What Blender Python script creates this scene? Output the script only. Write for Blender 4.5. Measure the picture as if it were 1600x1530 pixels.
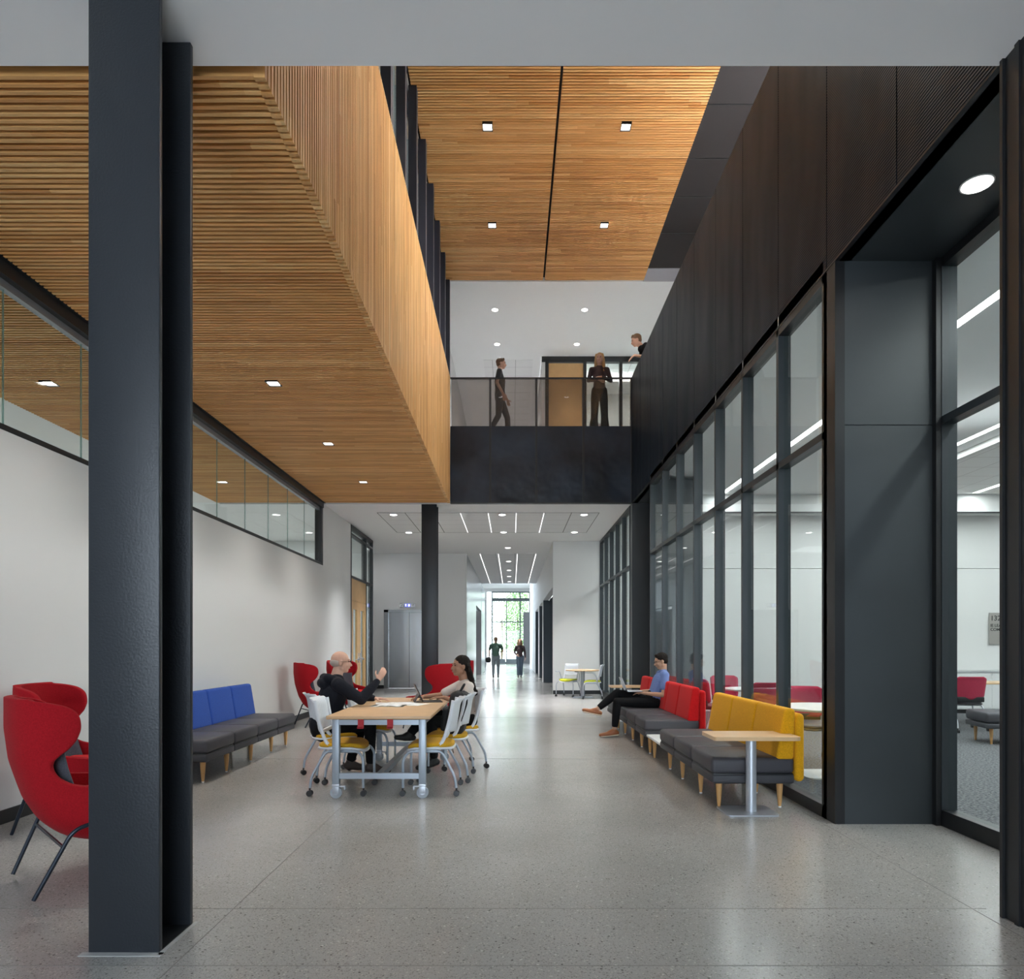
import bpy, bmesh, math, random
from mathutils import Vector, Matrix, noise
random.seed(7)
S = bpy.context.scene
for o in list(bpy.data.objects): bpy.data.objects.remove(o)
PI = math.pi
# ---------------------------------------------------------------- camera
cam_d = bpy.data.cameras.new('camera'); cam = bpy.data.objects.new('camera', cam_d)
S.collection.objects.link(cam); S.camera = cam
cam.location = (0, 0, 1.36); cam.rotation_euler = (PI/2, 0, 0)
cam_d.sensor_width = 36; cam_d.lens = 24.0
cam_d.shift_x = 0.0; cam_d.shift_y = (1009-765)/1600
cam_d.clip_start = 0.05; cam_d.clip_end = 300
# ---------------------------------------------------------------- world + exposure
W = bpy.data.worlds.new('world'); S.world = W; W.use_nodes = True
bg = W.node_tree.nodes['Background']; bg.inputs[0].default_value = (0.86, 0.93, 1.0, 1); bg.inputs[1].default_value = 4.2
S.view_settings.view_transform = 'Standard'; S.view_settings.look = 'None'
S.view_settings.gamma = 1; S.view_settings.use_curve_mapping = False
S.view_settings.exposure = 0.80
def area(name, loc, size, power, color, direction, portal=False, spread=PI):
    d = bpy.data.lights.new(name, 'AREA'); d.shape = 'RECTANGLE'; d.size, d.size_y = size
    d.energy = power; d.color = color; d.spread = spread
    o = bpy.data.objects.new(name, d); S.collection.objects.link(o); o.location = loc
    o.rotation_euler = Vector(direction).to_track_quat('-Z', 'Z').to_euler()
    if portal: d.cycles.is_portal = True
    return o
COOL = (0.76, 0.88, 1.0); WARM = (1.0, 0.96, 0.90); NEUT = (0.97, 0.985, 1.0)
area('entrance_window_light', (0, -7.6, 2.0), (9.0, 3.6), 520, COOL, (0, 1, 0.12))
area('fascia_fill_light', (4.7, 8.8, 8.15), (10.0, 1.1), 900, (0.97, 0.98, 1.0), (-1, 0, -0.62), spread=2.0)  # added unseen area light above the walkway, brightens the slatted fascia
area('end_window_portal', (0, 51.8, 2.7), (3.0, 5.4), 1, (1, 1, 1), (0, -1, 0), portal=True)
# added area light, out of view, washing the far lobby and corridor
area('far_lobby_light', (-3.4, 44, 2.9), (8, 4.0), 650, COOL, (1, -0.5, 0))
# ---------------------------------------------------------------- helpers
def link(o):
    S.collection.objects.link(o); return o
def setp(o, label=None, cat=None, group=None, kind=None):
    if label: o['label'] = label
    if cat: o['category'] = cat
    if group: o['group'] = group
    if kind: o['kind'] = kind
    return o
def root(name, loc=(0,0,0), rz=0, label=None, cat=None, group=None, kind=None):
    o = link(bpy.data.objects.new(name, None)); o.location = loc; o.rotation_euler = (0,0,rz)
    o.empty_display_size = 0.1
    return setp(o, label, cat, group, kind)
def copy_tree(o, parent=None):
    c = o.copy(); link(c); c.parent = parent
    if parent is not None: c.matrix_parent_inverse = o.matrix_parent_inverse.copy()
    for ch in [x for x in bpy.data.objects if x.parent == o]: copy_tree(ch, c)
    return c
def place(o, loc, rz, label, group=None, first=False):
    c = o if first else copy_tree(o)
    c.location = loc; c.rotation_euler = (0,0,rz); c['label'] = label
    if group: c['group'] = group
    return c
class MB:
    def __init__(s): s.v=[]; s.f=[]; s.mi=[]; s.sm=[]; s.cm=0; s.cs=False
    def add(s, vs, fs):
        n=len(s.v); s.v += [tuple(v) for v in vs]
        for f in fs: s.f.append([i+n for i in f]); s.mi.append(s.cm); s.sm.append(s.cs)
        return s
    def box(s, x0,x1,y0,y1,z0,z1):
        s.add([(x0,y0,z0),(x1,y0,z0),(x1,y1,z0),(x0,y1,z0),(x0,y0,z1),(x1,y0,z1),(x1,y1,z1),(x0,y1,z1)],
              [(0,3,2,1),(4,5,6,7),(0,1,5,4),(1,2,6,5),(2,3,7,6),(3,0,4,7)]); return s
    def bbox(s, x0,x1,y0,y1,z0,z1, r=0.01, seg=3, mat=None):
        bm=bmesh.new(); bmesh.ops.create_cube(bm,size=1)
        for v in bm.verts:
            v.co=Vector(((x0+x1)/2+v.co.x*(x1-x0),(y0+y1)/2+v.co.y*(y1-y0),(z0+z1)/2+v.co.z*(z1-z0)))
        bmesh.ops.bevel(bm,geom=bm.edges[:],offset=r,segments=seg,profile=0.5,affect='EDGES')
        if mat is not None: bmesh.ops.transform(bm, matrix=mat, verts=bm.verts)
        bm.verts.index_update(); c=s.cs; s.cs=True
        s.add([v.co[:] for v in bm.verts],[[v.index for v in f.verts] for f in bm.faces]); s.cs=c; bm.free(); return s
    def tube(s, pts, r, n=10, cap=True, rs=None):
        pts=[Vector(p) for p in pts]; m=len(pts); vs=[]; fs=[]; up=None
        for i,p in enumerate(pts):
            d=(pts[min(i+1,m-1)]-pts[max(i-1,0)]).normalized()
            if up is None:
                up=Vector((0,0,1)) if abs(d.z)<0.9 else Vector((1,0,0))
            a=d.cross(up)
            if a.length<1e-6: a=d.cross(Vector((0,1,0)))
            a.normalize(); b=a.cross(d).normalized(); up=b
            rr=rs[i] if rs else r
            for k in range(n):
                t=2*PI*k/n; vs.append(p+a*math.cos(t)*rr+b*math.sin(t)*rr)
        for i in range(m-1):
            for k in range(n):
                k2=(k+1)%n; fs.append((i*n+k,i*n+k2,(i+1)*n+k2,(i+1)*n+k))
        c=s.cs; s.cs=True; s.add(vs,fs); s.cs=False
        if cap: s.add(vs[:n],[list(range(n))[::-1]]); s.add(vs[-n:],[list(range(n))])
        s.cs=c; return s
    def lathe(s, prof, c=(0,0,0), n=24, smooth=True):
        vs=[];fs=[];m=len(prof)
        for r,z in prof:
            for k in range(n):
                t=2*PI*k/n; vs.append((c[0]+r*math.cos(t),c[1]+r*math.sin(t),c[2]+z))
        for i in range(m-1):
            for k in range(n):
                k2=(k+1)%n; fs.append((i*n+k,i*n+k2,(i+1)*n+k2,(i+1)*n+k))
        q=s.cs; s.cs=smooth; s.add(vs,fs); s.cs=False
        s.add(vs[:n],[list(range(n))[::-1]]); s.add(vs[-n:],[list(range(n))]); s.cs=q; return s
    def prism(s, poly, z0, z1):
        n=len(poly); vs=[(x,y,z0) for x,y in poly]+[(x,y,z1) for x,y in poly]
        s.add(vs,[list(range(n))[::-1],list(range(n,2*n))]+[(i,(i+1)%n,n+(i+1)%n,n+i) for i in range(n)]); return s
    def build(s, name, mats, parent=None, loc=None):
        me=bpy.data.meshes.new(name); me.from_pydata(s.v,[],s.f)
        if not isinstance(mats,(list,tuple)): mats=[mats]
        for m in mats: me.materials.append(m)
        me.polygons.foreach_set('material_index', s.mi); me.polygons.foreach_set('use_smooth', s.sm)
        me.update(); o=link(bpy.data.objects.new(name,me)); o.parent=parent
        if loc: o.location=loc
        return o
def bxo(name, mat, *b, parent=None, **k):
    o=MB().box(*b).build(name,mat,parent)
    if k: setp(o,**k)
    return o
def smooth_round(poly, r, seg=5):
    out=[]; n=len(poly)
    for i in range(n):
        p=Vector(poly[i]); a=Vector(poly[i-1]); b=Vector(poly[(i+1)%n])
        da=(a-p).normalized(); db=(b-p).normalized(); q0=p+da*r; q1=p+db*r
        for k in range(seg+1):
            t=k/seg; out.append(tuple((q0*(1-t)**2+p*2*t*(1-t)+q1*t*t)[:2]))
    return out
def bend(pts, r=0.03, seg=4):
    pts=[Vector(p) for p in pts]; out=[pts[0]]
    for i in range(1,len(pts)-1):
        p=pts[i]; da=(pts[i-1]-p); db=(pts[i+1]-p); rr=min(r,da.length*.45,db.length*.45)
        q0=p+da.normalized()*rr; q1=p+db.normalized()*rr
        for k in range(seg+1):
            t=k/seg; out.append(q0*(1-t)**2+p*2*t*(1-t)+q1*t*t)
    out.append(pts[-1]); return out
# ---------------------------------------------------------------- materials
def mat(name, col, rough=0.5, metal=0.0, spec=0.5, bump=None, var=None, coat=0, sheen=0):
    """var=(scale, amount) mottles the colour; bump=(scale, strength, dist)"""
    m=bpy.data.materials.new(name); m.use_nodes=True; nt=m.node_tree; N=nt.nodes; L=nt.links
    b=N['Principled BSDF']; b.inputs['Base Color'].default_value=(*col,1); b.inputs['Roughness'].default_value=rough
    b.inputs['Metallic'].default_value=metal; b.inputs['Specular IOR Level'].default_value=spec
    if coat: b.inputs['Coat Weight'].default_value=coat; b.inputs['Coat Roughness'].default_value=0.1
    if sheen: b.inputs['Sheen Weight'].default_value=sheen; b.inputs['Sheen Roughness'].default_value=0.5
    if var or bump:
        tc=N.new('ShaderNodeTexCoord')
    if var:
        n=N.new('ShaderNodeTexNoise'); n.inputs['Scale'].default_value=var[0]; n.inputs['Detail'].default_value=4
        L.new(tc.outputs['Object'],n.inputs['Vector'])
        r=N.new('ShaderNodeMapRange'); r.inputs[1].default_value=.3; r.inputs[2].default_value=.7
        r.inputs[3].default_value=1-var[1]; r.inputs[4].default_value=1+var[1]; L.new(n.outputs[0],r.inputs[0])
        mx=N.new('ShaderNodeVectorMath'); mx.operation='SCALE'; mx.inputs[0].default_value=col; L.new(r.outputs[0],mx.inputs['Scale'])
        L.new(mx.outputs[0],b.inputs['Base Color'])
    if bump:
        n=N.new('ShaderNodeTexNoise'); n.inputs['Scale'].default_value=bump[0]; n.inputs['Detail'].default_value=3
        L.new(tc.outputs['Object'],n.inputs['Vector'])
        bp=N.new('ShaderNodeBump'); bp.inputs['Strength'].default_value=bump[1]; bp.inputs['Distance'].default_value=bump[2]
        L.new(n.outputs[0],bp.inputs['Height']); L.new(bp.outputs[0],b.inputs['Normal'])
    return m
def emis(name, col, st):
    m=bpy.data.materials.new(name); m.use_nodes=True; nt=m.node_tree; nt.nodes.clear()
    e=nt.nodes.new('ShaderNodeEmission'); o=nt.nodes.new('ShaderNodeOutputMaterial'); e.inputs[0].default_value=(*col,1); e.inputs[1].default_value=st
    nt.links.new(e.outputs[0],o.inputs[0]); return m
def glassm(name, tint=(0.9,0.95,0.94), refl=1.0, rough=0.0, haze=0.0, hcol=(.5,.5,.5)):
    m=bpy.data.materials.new(name); m.use_nodes=True; nt=m.node_tree; nt.nodes.clear(); N=nt.nodes; L=nt.links
    t=N.new('ShaderNodeBsdfTransparent'); t.inputs[0].default_value=(*tint,1)
    g=N.new('ShaderNodeBsdfGlossy'); g.inputs['Roughness'].default_value=rough; g.inputs[0].default_value=(refl,refl,refl,1)
    lw=N.new('ShaderNodeLayerWeight'); lw.inputs[0].default_value=.5
    p5=N.new('ShaderNodeMath'); p5.operation='POWER'; p5.inputs[1].default_value=5; L.new(lw.outputs['Facing'],p5.inputs[0])
    f=N.new('ShaderNodeMath'); f.operation='MULTIPLY_ADD'; f.inputs[1].default_value=.50; f.inputs[2].default_value=.03; L.new(p5.outputs[0],f.inputs[0])
    mx=N.new('ShaderNodeMixShader'); L.new(f.outputs[0],mx.inputs[0]); L.new(t.outputs[0],mx.inputs[1]); L.new(g.outputs[0],mx.inputs[2])
    o=N.new('ShaderNodeOutputMaterial'); last=mx
    if haze:
        d=N.new('ShaderNodeBsdfDiffuse'); d.inputs[0].default_value=(*hcol,1); m2=N.new('ShaderNodeMixShader'); m2.inputs[0].default_value=haze
        L.new(mx.outputs[0],m2.inputs[1]); L.new(d.outputs[0],m2.inputs[2]); last=m2
    L.new(last.outputs[0],o.inputs[0]); return m
def slat_mat(name, pitch, cols, streak_axis):
    """wood with its own tone for every slat (slat index along Y)"""
    m=bpy.data.materials.new(name); m.use_nodes=True; nt=m.node_tree; N=nt.nodes; L=nt.links; b=N['Principled BSDF']
    b.inputs['Roughness'].default_value=0.45; b.inputs['Specular IOR Level'].default_value=0.35
    tc=N.new('ShaderNodeTexCoord'); sp=N.new('ShaderNodeSeparateXYZ'); L.new(tc.outputs['Object'],sp.inputs[0])
    dv=N.new('ShaderNodeMath'); dv.operation='DIVIDE'; dv.inputs[1].default_value=pitch; L.new(sp.outputs['Y'],dv.inputs[0])
    fl=N.new('ShaderNodeMath'); fl.operation='FLOOR'; L.new(dv.outputs[0],fl.inputs[0])
    # boards along the slat are ~2.4 m long
    al=N.new('ShaderNodeMath'); al.operation='MULTIPLY_ADD'; al.inputs[1].default_value=0.42
    wn0=N.new('ShaderNodeTexWhiteNoise'); wn0.noise_dimensions='1D'; L.new(fl.outputs[0],wn0.inputs['W'])
    L.new(sp.outputs[streak_axis],al.inputs[0]); L.new(wn0.outputs[0],al.inputs[2])
    fa=N.new('ShaderNodeMath'); fa.operation='FLOOR'; L.new(al.outputs[0],fa.inputs[0])
    ad=N.new('ShaderNodeMath'); ad.operation='MULTIPLY_ADD'; ad.inputs[1].default_value=17.3; L.new(fa.outputs[0],ad.inputs[0]); L.new(fl.outputs[0],ad.inputs[2])
    wn=N.new('ShaderNodeTexWhiteNoise'); wn.noise_dimensions='1D'; L.new(ad.outputs[0],wn.inputs['W'])
    cr=N.new('ShaderNodeValToRGB'); L.new(wn.outputs[0],cr.inputs[0])
    els=cr.color_ramp.elements
    while len(els)<len(cols): els.new(0.5)
    for i,c in enumerate(cols): els[i].position=i/(len(cols)-1); els[i].color=(*c,1)
    mp=N.new('ShaderNodeMapping'); sc=[40,40,40]; sc['XYZ'.index(streak_axis)]=2.5; mp.inputs['Scale'].default_value=sc
    L.new(tc.outputs['Object'],mp.inputs[0]); nz=N.new('ShaderNodeTexNoise'); nz.inputs['Scale'].default_value=1; nz.inputs['Detail'].default_value=4
    L.new(mp.outputs[0],nz.inputs['Vector'])
    r=N.new('ShaderNodeMapRange'); r.inputs[1].default_value=.3; r.inputs[2].default_value=.7; r.inputs[3].default_value=.82; r.inputs[4].default_value=1.12; L.new(nz.outputs[0],r.inputs[0])
    mx=N.new('ShaderNodeVectorMath'); mx.operation='SCALE'; L.new(cr.outputs[0],mx.inputs[0]); L.new(r.outputs[0],mx.inputs['Scale']); L.new(mx.outputs[0],b.inputs['Base Color'])
    return m
WOODC=[(0.56,0.245,0.07),(0.78,0.42,0.15),(0.66,0.32,0.10),(0.86,0.52,0.21),(0.72,0.35,0.11),(0.82,0.47,0.18)]
PITCH=0.0493
def floor_mat():
    m=bpy.data.materials.new('polished_concrete'); m.use_nodes=True; nt=m.node_tree; N=nt.nodes; L=nt.links; b=N['Principled BSDF']
    tc=N.new('ShaderNodeTexCoord')
    n1=N.new('ShaderNodeTexNoise'); n1.inputs['Scale'].default_value=0.9; n1.inputs['Detail'].default_value=5; L.new(tc.outputs['Object'],n1.inputs['Vector'])
    cr=N.new('ShaderNodeValToRGB'); L.new(n1.outputs[0],cr.inputs[0])
    cr.color_ramp.elements[0].position=.3; cr.color_ramp.elements[0].color=(0.32,0.31,0.295,1)
    cr.color_ramp.elements[1].position=.7; cr.color_ramp.elements[1].color=(0.40,0.388,0.375,1)
    last=cr.outputs[0]
    def specks(scale,lo,hi,col,fac,dist=.0):
        nonlocal last
        v=N.new('ShaderNodeTexVoronoi'); v.inputs['Scale'].default_value=scale; v.inputs['Randomness'].default_value=1
        L.new(tc.outputs['Object'],v.inputs['Vector'])
        w=N.new('ShaderNodeTexWhiteNoise'); w.noise_dimensions='3D'; L.new(v.outputs['Color'],w.inputs['Vector'])
        g=N.new('ShaderNodeMath'); g.operation='GREATER_THAN'; g.inputs[1].default_value=fac; L.new(w.outputs[0],g.inputs[0])
        mr=N.new('ShaderNodeMapRange'); mr.inputs[1].default_value=lo; mr.inputs[2].default_value=hi; mr.inputs[3].default_value=1; mr.inputs[4].default_value=0
        L.new(v.outputs['Distance'],mr.inputs[0])
        mu=N.new('ShaderNodeMath'); mu.operation='MULTIPLY'; L.new(g.outputs[0],mu.inputs[0]); L.new(mr.outputs[0],mu.inputs[1])
        mx=N.new('ShaderNodeMix'); mx.data_type='RGBA'; L.new(mu.outputs[0],mx.inputs['Factor']); L.new(last,mx.inputs[6]); mx.inputs[7].default_value=(*col,1)
        last=mx.outputs[2]
    specks(85,.2,.45,(0.20,0.19,0.18),.66)
    specks(70,.15,.40,(0.50,0.47,0.43),.68)
    specks(150,.2,.5,(0.25,0.24,0.23),.5)
    specks(38,.12,.26,(0.10,0.09,0.085),.84)
    specks(30,.10,.22,(0.55,0.53,0.51),.86)
    L.new(last,b.inputs['Base Color'])
    b.inputs['Roughness'].default_value=.21; b.inputs['Specular IOR Level'].default_value=0.5
    return m
def carpet_mat():
    m=mat('carpet_grey',(0.125,0.128,0.135),0.95,spec=.1,var=(45,.75),bump=(300,.5,.004)); return m
def tile_mat():
    m=bpy.data.materials.new('ceiling_tile'); m.use_nodes=True; nt=m.node_tree; N=nt.nodes; L=nt.links; b=N['Principled BSDF']
    b.inputs['Roughness'].default_value=.85; tc=N.new('ShaderNodeTexCoord')
    sp=N.new('ShaderNodeSeparateXYZ'); L.new(tc.outputs['Object'],sp.inputs[0]); outs=[]
    for ax,mod,off in (('X',.612,.093),('Y',.612,0.0)):
        a=N.new('ShaderNodeMath'); a.operation='SUBTRACT'; a.inputs[1].default_value=off; L.new(sp.outputs[ax],a.inputs[0])
        p=N.new('ShaderNodeMath'); p.operation='PINGPONG'; p.inputs[1].default_value=mod/2; L.new(a.outputs[0],p.inputs[0])
        l=N.new('ShaderNodeMath'); l.operation='LESS_THAN'; l.inputs[1].default_value=.005; L.new(p.outputs[0],l.inputs[0]); outs.append(l)
    mx=N.new('ShaderNodeMath'); mx.operation='MAXIMUM'; L.new(outs[0].outputs[0],mx.inputs[0]); L.new(outs[1].outputs[0],mx.inputs[1])
    c=N.new('ShaderNodeMix'); c.data_type='RGBA'; L.new(mx.outputs[0],c.inputs['Factor']); c.inputs[6].default_value=(.84,.84,.84,1); c.inputs[7].default_value=(.36,.36,.36,1)
    L.new(c.outputs[2],b.inputs['Base Color']); return m
def rib_mat():
    """black ribbed metal mesh panel, softly dented"""
    m=bpy.data.materials.new('black_ribbed_metal'); m.use_nodes=True; nt=m.node_tree; N=nt.nodes; L=nt.links; b=N['Principled BSDF']
    b.inputs['Base Color'].default_value=(0.009,0.013,0.020,1); b.inputs['Metallic'].default_value=.0; b.inputs['Roughness'].default_value=.42; b.inputs['Specular IOR Level'].default_value=.08; b.inputs['Specular Tint'].default_value=(.62,.80,1,1)
    tc=N.new('ShaderNodeTexCoord'); sp=N.new('ShaderNodeSeparateXYZ'); L.new(tc.outputs['Object'],sp.inputs[0])
    wz=N.new('ShaderNodeMath'); wz.operation='MULTIPLY'; wz.inputs[1].default_value=2*PI/0.022; L.new(sp.outputs['Z'],wz.inputs[0])
    s=N.new('ShaderNodeMath'); s.operation='SINE'; L.new(wz.outputs[0],s.inputs[0])
    bp=N.new('ShaderNodeBump'); bp.inputs['Strength'].default_value=.35; bp.inputs['Distance'].default_value=.003; L.new(s.outputs[0],bp.inputs['Height'])
    mp=N.new('ShaderNodeMapping'); mp.inputs['Scale'].default_value=(1,1.6,.55); L.new(tc.outputs['Object'],mp.inputs[0])
    n=N.new('ShaderNodeTexNoise'); n.inputs['Scale'].default_value=1.0; n.inputs['Detail'].default_value=1.5; L.new(mp.outputs[0],n.inputs['Vector'])
    b2=N.new('ShaderNodeBump'); b2.inputs['Strength'].default_value=.5; b2.inputs['Distance'].default_value=.10; L.new(n.outputs[0],b2.inputs['Height']); L.new(b2.outputs[0],bp.inputs['Normal'])
    L.new(bp.outputs[0],b.inputs['Normal']); return m
M=dict(
 white=mat('white_paint',(.74,.74,.73),.6,spec=.3), white2=mat('ceiling_paint',(.88,.88,.88),.8,spec=.2),
 floor=floor_mat(), carpet=carpet_mat(), tile=tile_mat(), joint=mat('joint',(.19,.18,.17),.7),
 steel=mat('column_steel',(.021,.025,.031),.38,spec=.5,bump=(90,.28,.004)),
 slate=mat('slate_metal',(.038,.045,.050),.42,spec=.5,var=(1.2,.12)),
 plate=mat('blackened_plate',(.012,.018,.029),.36,spec=.4,var=(1.3,.7),bump=(1.2,.8,.08)),
 rib=rib_mat(), black=mat('black_frame',(.013,.014,.016),.4), mull=mat('mullion_metal',(.030,.038,.044),.4), post=mat('post_lavender',(.026,.026,.038),.45), bmat=mat('black_matte',(.022,.021,.022),.8,spec=.2),
 dceil=mat('dark_ceiling',(.028,.024,.024),.8,spec=.2),
 slat=slat_mat('slat_wood',PITCH,WOODC,'X'), slatv=slat_mat('slat_wood_vertical',PITCH,[(c[0]*.98,c[1]*1.05,c[2]*1.15) for c in WOODC],'Z'),
 glass=glassm('clear_glass'), glassg=glassm('green_edge',(.55,.72,.70),1.0,haze=.3,hcol=(.45,.6,.58)), tint=glassm('grey_mesh_glass',(.66,.63,.61),.6,haze=.06,hcol=(.42,.40,.38)),
 light=emis('lamp_white',(1,.97,.92),9.0), bar=emis('bar_white',(1,.985,.96),4.5), strip=emis('strip_white',(1,.99,.97),1.25), soft=emis('lamp_soft',(1,.98,.95),3.2),
 trim=mat('lamp_trim',(.75,.75,.75),.4), trimd=mat('lamp_trim_grey',(.45,.45,.45),.6), chrome=mat('chrome',(.75,.76,.78),.2,metal=1.0),
 stain=mat('brushed_steel',(.42,.43,.44),.26,metal=1.0,bump=(3,.15,.02)),
 birch=mat('birch_veneer',(.60,.36,.15),.4,var=(3,.10)), birch2=mat('light_maple',(.68,.46,.26),.35,var=(4,.06)),
)
print('helpers ok')
# ================================================================ the shell
ST='structure'
def st(o,label=None): o['kind']=ST; 
ZC,ZS,ZH=4.29,5.80,8.85; XL,XR,XF=-3.89,2.46,-1.27; YB=14.04
def sbox(name,m,*b):
    o=bxo(name,m,*b); o['kind']=ST; return o
def smb(name,mb,m):
    o=mb.build(name,m); o['kind']=ST; return o
f=MB().box(-9,2.46,-8,56,-.1,0); f.box(2.46,3.24,3.44,5.20,-.1,0); f.box(2.46,3.3,12.2,14.04,-.1,0)
smb('floor',f,M['floor'])
smb('floor_carpet',MB().box(3.24,14,-2,5.2,-.1,0).box(2.46,14,5.2,12.2,-.1,0).box(3.3,14,12.2,14.3,-.1,0).box(2.46,9,14.3,20,-.1,0),M['carpet'])
j=MB(); 
for x in (-1.44,): j.box(x-.002,x+.002,-2,19,0,.0012)
j.box(2.45,2.46,-2,3.4,0,.0012)
for x in (2.38,): j.box(x-.002,x+.002,2,5.6,0,.0012)
for y in (2.90,3.53,8.2,12.9,17.6): j.box(-3.88,2.45,y-.0018,y+.0018,0,.0012)
smb('trim_1',j,M['joint'])
# left wall with clerestory opening
w=MB().box(-4.01,XL,-8,YB,0,3.01).box(-4.01,XL,YB,16.46,0,ZC).box(-4.01,XL,19.03,19.15,0,ZC).box(-4.01,XL,-8,1.9,3.01,ZC)
smb('wall_left',w,M['white'])
smb('baseboard_left',MB().box(XL,XL+.014,-2,16.46,0,.105),M['black'])
# lift wall, corridor walls
w=MB().box(-9,-2.17-.05,21.7,21.85,0,ZC).box(-2.22,-.92-.05+.0,21.7,21.85,2.48,ZC).box(-.97,-1.45+.48,21.7,21.7,0,0) if False else MB()
w.box(-9,-4.07,21.7,21.9,0,ZC).box(-4.07,-2.47,21.7,21.9,2.50,ZC).box(-2.47,-1.45,21.7,21.9,0,ZC)
smb('wall_back_left',w,M['white'])
smb('baseboard_back',MB().box(-9,-4.07,21.686,21.7,0,.105).box(-2.47,-1.45,21.686,21.7,0,.105),M['black'])
# corridor
w=MB().box(-1.60,-1.45,21.9,27.6,0,ZC).box(-1.60,-1.45,27.6,32.2,3.0,ZC).box(-2.2,-1.50,32.2,32.4,0,ZC).box(-1.62,-1.45,32.4,36.5,0,ZC)
smb('wall_corridor_left',w,mat('glossy_panel',(.62,.68,.70),.22,spec=.6))
smb('wall_corridor_recess_left',MB().box(-2.2,-2.1,27.6,32.2,0,3.0).box(-2.1,-1.45,32.12,32.2,0,3.0).box(-2.6,-1.62,42.2,42.4,0,4.2),mat('recess_grey',(.30,.30,.31),.6))
w=MB().box(1.15,XR,19.15,19.35,0,ZC)
for (a,b2) in ((25.1,25.9),(28.7,29.9),(33.4,43.8)): w.box(1.15,1.35,a,b2,0,ZC)
for (a,b2) in ((19.35,25.1),(25.9,28.7),(29.9,33.4)): w.box(1.15,1.35,a,b2,3.02,ZC)
smb('wall_corridor_right',w,M['white'])
smb('baseboard_right',MB().box(1.15,XR,19.136,19.15,0,.105),M['black'])
blue=mat('portal_blue',(.045,.065,.085),.45)
w=MB()
for (a,b2) in ((19.35,25.1),(25.9,28.7),(29.9,33.4)):
    w.box(1.85,1.95,a,b2,0,3.02).box(1.36,1.85,b2-.04,b2,0,3.02).box(1.36,1.85,a,a+.04,0,3.02).box(1.36,1.85,a,b2,2.98,3.02)
    w.box(1.15,1.36,b2-.03,b2-.001,0,3.02)
smb('wall_portal',w,blue)
# far lobby beyond the corridor
w=MB().box(-7.0,-6.9,32.2,52,0,5.7).box(2.4,2.5,43.8,52,0,5.7).box(1.15,2.5,43.8,43.9,0,5.7).box(-7,-1.9,51.9,52.1,0,5.7).box(1.55,2.5,51.9,52.1,0,5.7).box(-1.9,1.55,51.9,52.1,5.45,5.7)
w.box(1.15,1.35,32.2,43.8,ZC,5.7).box(-7,1.35,32.2,32.3,4.34,5.7).box(-7,-2.2,32.2,32.4,0,ZC+.05)
smb('wall_far',w,M['white'])
smb('ceiling_far',MB().box(-7,2.5,32.2,52.1,5.7,5.8),M['white2'])
# lower ceilings
c=MB().box(-9,XR+.0,-8,3.45,ZC,ZS-.02)                     # entrance soffit
smb('ceiling_entrance',c,M['white2'])
c=MB().box(-9,XR,YB+.12,32.2,ZC+.004,ZC+.06)
smb('ceiling_lower',c,M['white2'])
c=MB().box(-9,-6.05,3.45,YB+.12,ZC+.004,ZC+.06); smb('ceiling_left_room',c,M['white2'])
smb('ceiling_tile_panel',MB().box(-2.97,1.92,15.03,17.66,ZC-.004,ZC+.004),M['tile'])
smb('ceiling_tile_corridor',MB().box(-1.02,.77,21.7,32.1,ZC-.004,ZC+.004),M['tile'])
e=MB(); 
for x in (-2.97,-2.36,-1.75,1.31,1.92): e.box(x-.006,x+.006,15.03,17.66,ZC-.006,ZC-.003)
e.box(-2.97,1.92,15.02,15.035,ZC-.006,ZC-.003).box(-2.97,1.92,17.65,17.665,ZC-.006,ZC-.003)
smb('trim_2',e,mat('reveal',(.12,.12,.12),.8))
# slatted wood ceilings
def slats_x(mb,x0,x1,y0,y1,z,holes=(),dep=.042,wd=.027):
    k0=math.ceil(y0/PITCH); k1=int(y1/PITCH)
    for k in range(k0,k1):
        y=k*PITCH+.011; xs=[(x0,x1)]
        for (hx,hy,h) in holes:
            if y+wd>hy-h and y<hy+h:
                new=[]
                for a,b in xs:
                    if a<hx-h<b and a<hx+h<b: new+=[(a,hx-h),(hx+h,b)]
                    else: new.append((a,b))
                xs=new
        for a,b in xs: mb.box(a,b,y,y+wd,z,z+dep)
SQ_LOW=[(-5.18,7.65),(-5.18,9.95),(-5.18,12.26),(-5.18,5.33),(-2.67,5.33),(-2.67,7.65),(-2.67,9.93),(-2.67,12.26)]
SQ_UP=[(-.353,9.87),(1.645,9.87),(-.353,12.18),(1.645,12.18),(-.353,7.55),(1.645,7.55)]
hl=[(x,y,.075) for x,y in SQ_LOW]; hu=[(x,y,.075) for x,y in SQ_UP]
c=MB(); slats_x(c,XL+.06,XF-.0585,3.46,YB,ZC,hl,dep=.085,wd=.0235); smb('ceiling_slats',c,M['slat'])
c=MB(); slats_x(c,-6.05,-4.01,3.46,YB,ZC,hl,dep=.085,wd=.0235); smb('ceiling_slats_left_room',c,M['slat'])
smb('ceiling_backing',MB().box(-6.05,XF-.06,3.45,YB+.12,ZC+.0855,ZC+.11),M['bmat'])
c=MB(); slats_x(c,-1.35,.632,3.6,YB,ZH,hu,dep=.085,wd=.0235); slats_x(c,.672,2.70,3.6,YB,ZH,hu,dep=.085,wd=.0235); smb('ceiling_slats_upper',c,M['slat'])
smb('ceiling_backing_upper',MB().box(-1.40,2.70,3.45,YB,ZH+.0855,ZH+.14),M['bmat'])
smb('ceiling_dark_upper',MB().box(2.70,7.0,3.45,13.56,ZH+.01,ZH+.14),M['dceil'])
e=MB()
for y in (5.0,6.5,8.0,9.45,10.5,11.4,12.4): e.box(2.70,5,y,y+.012,ZH+.004,ZH+.0101)
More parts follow.
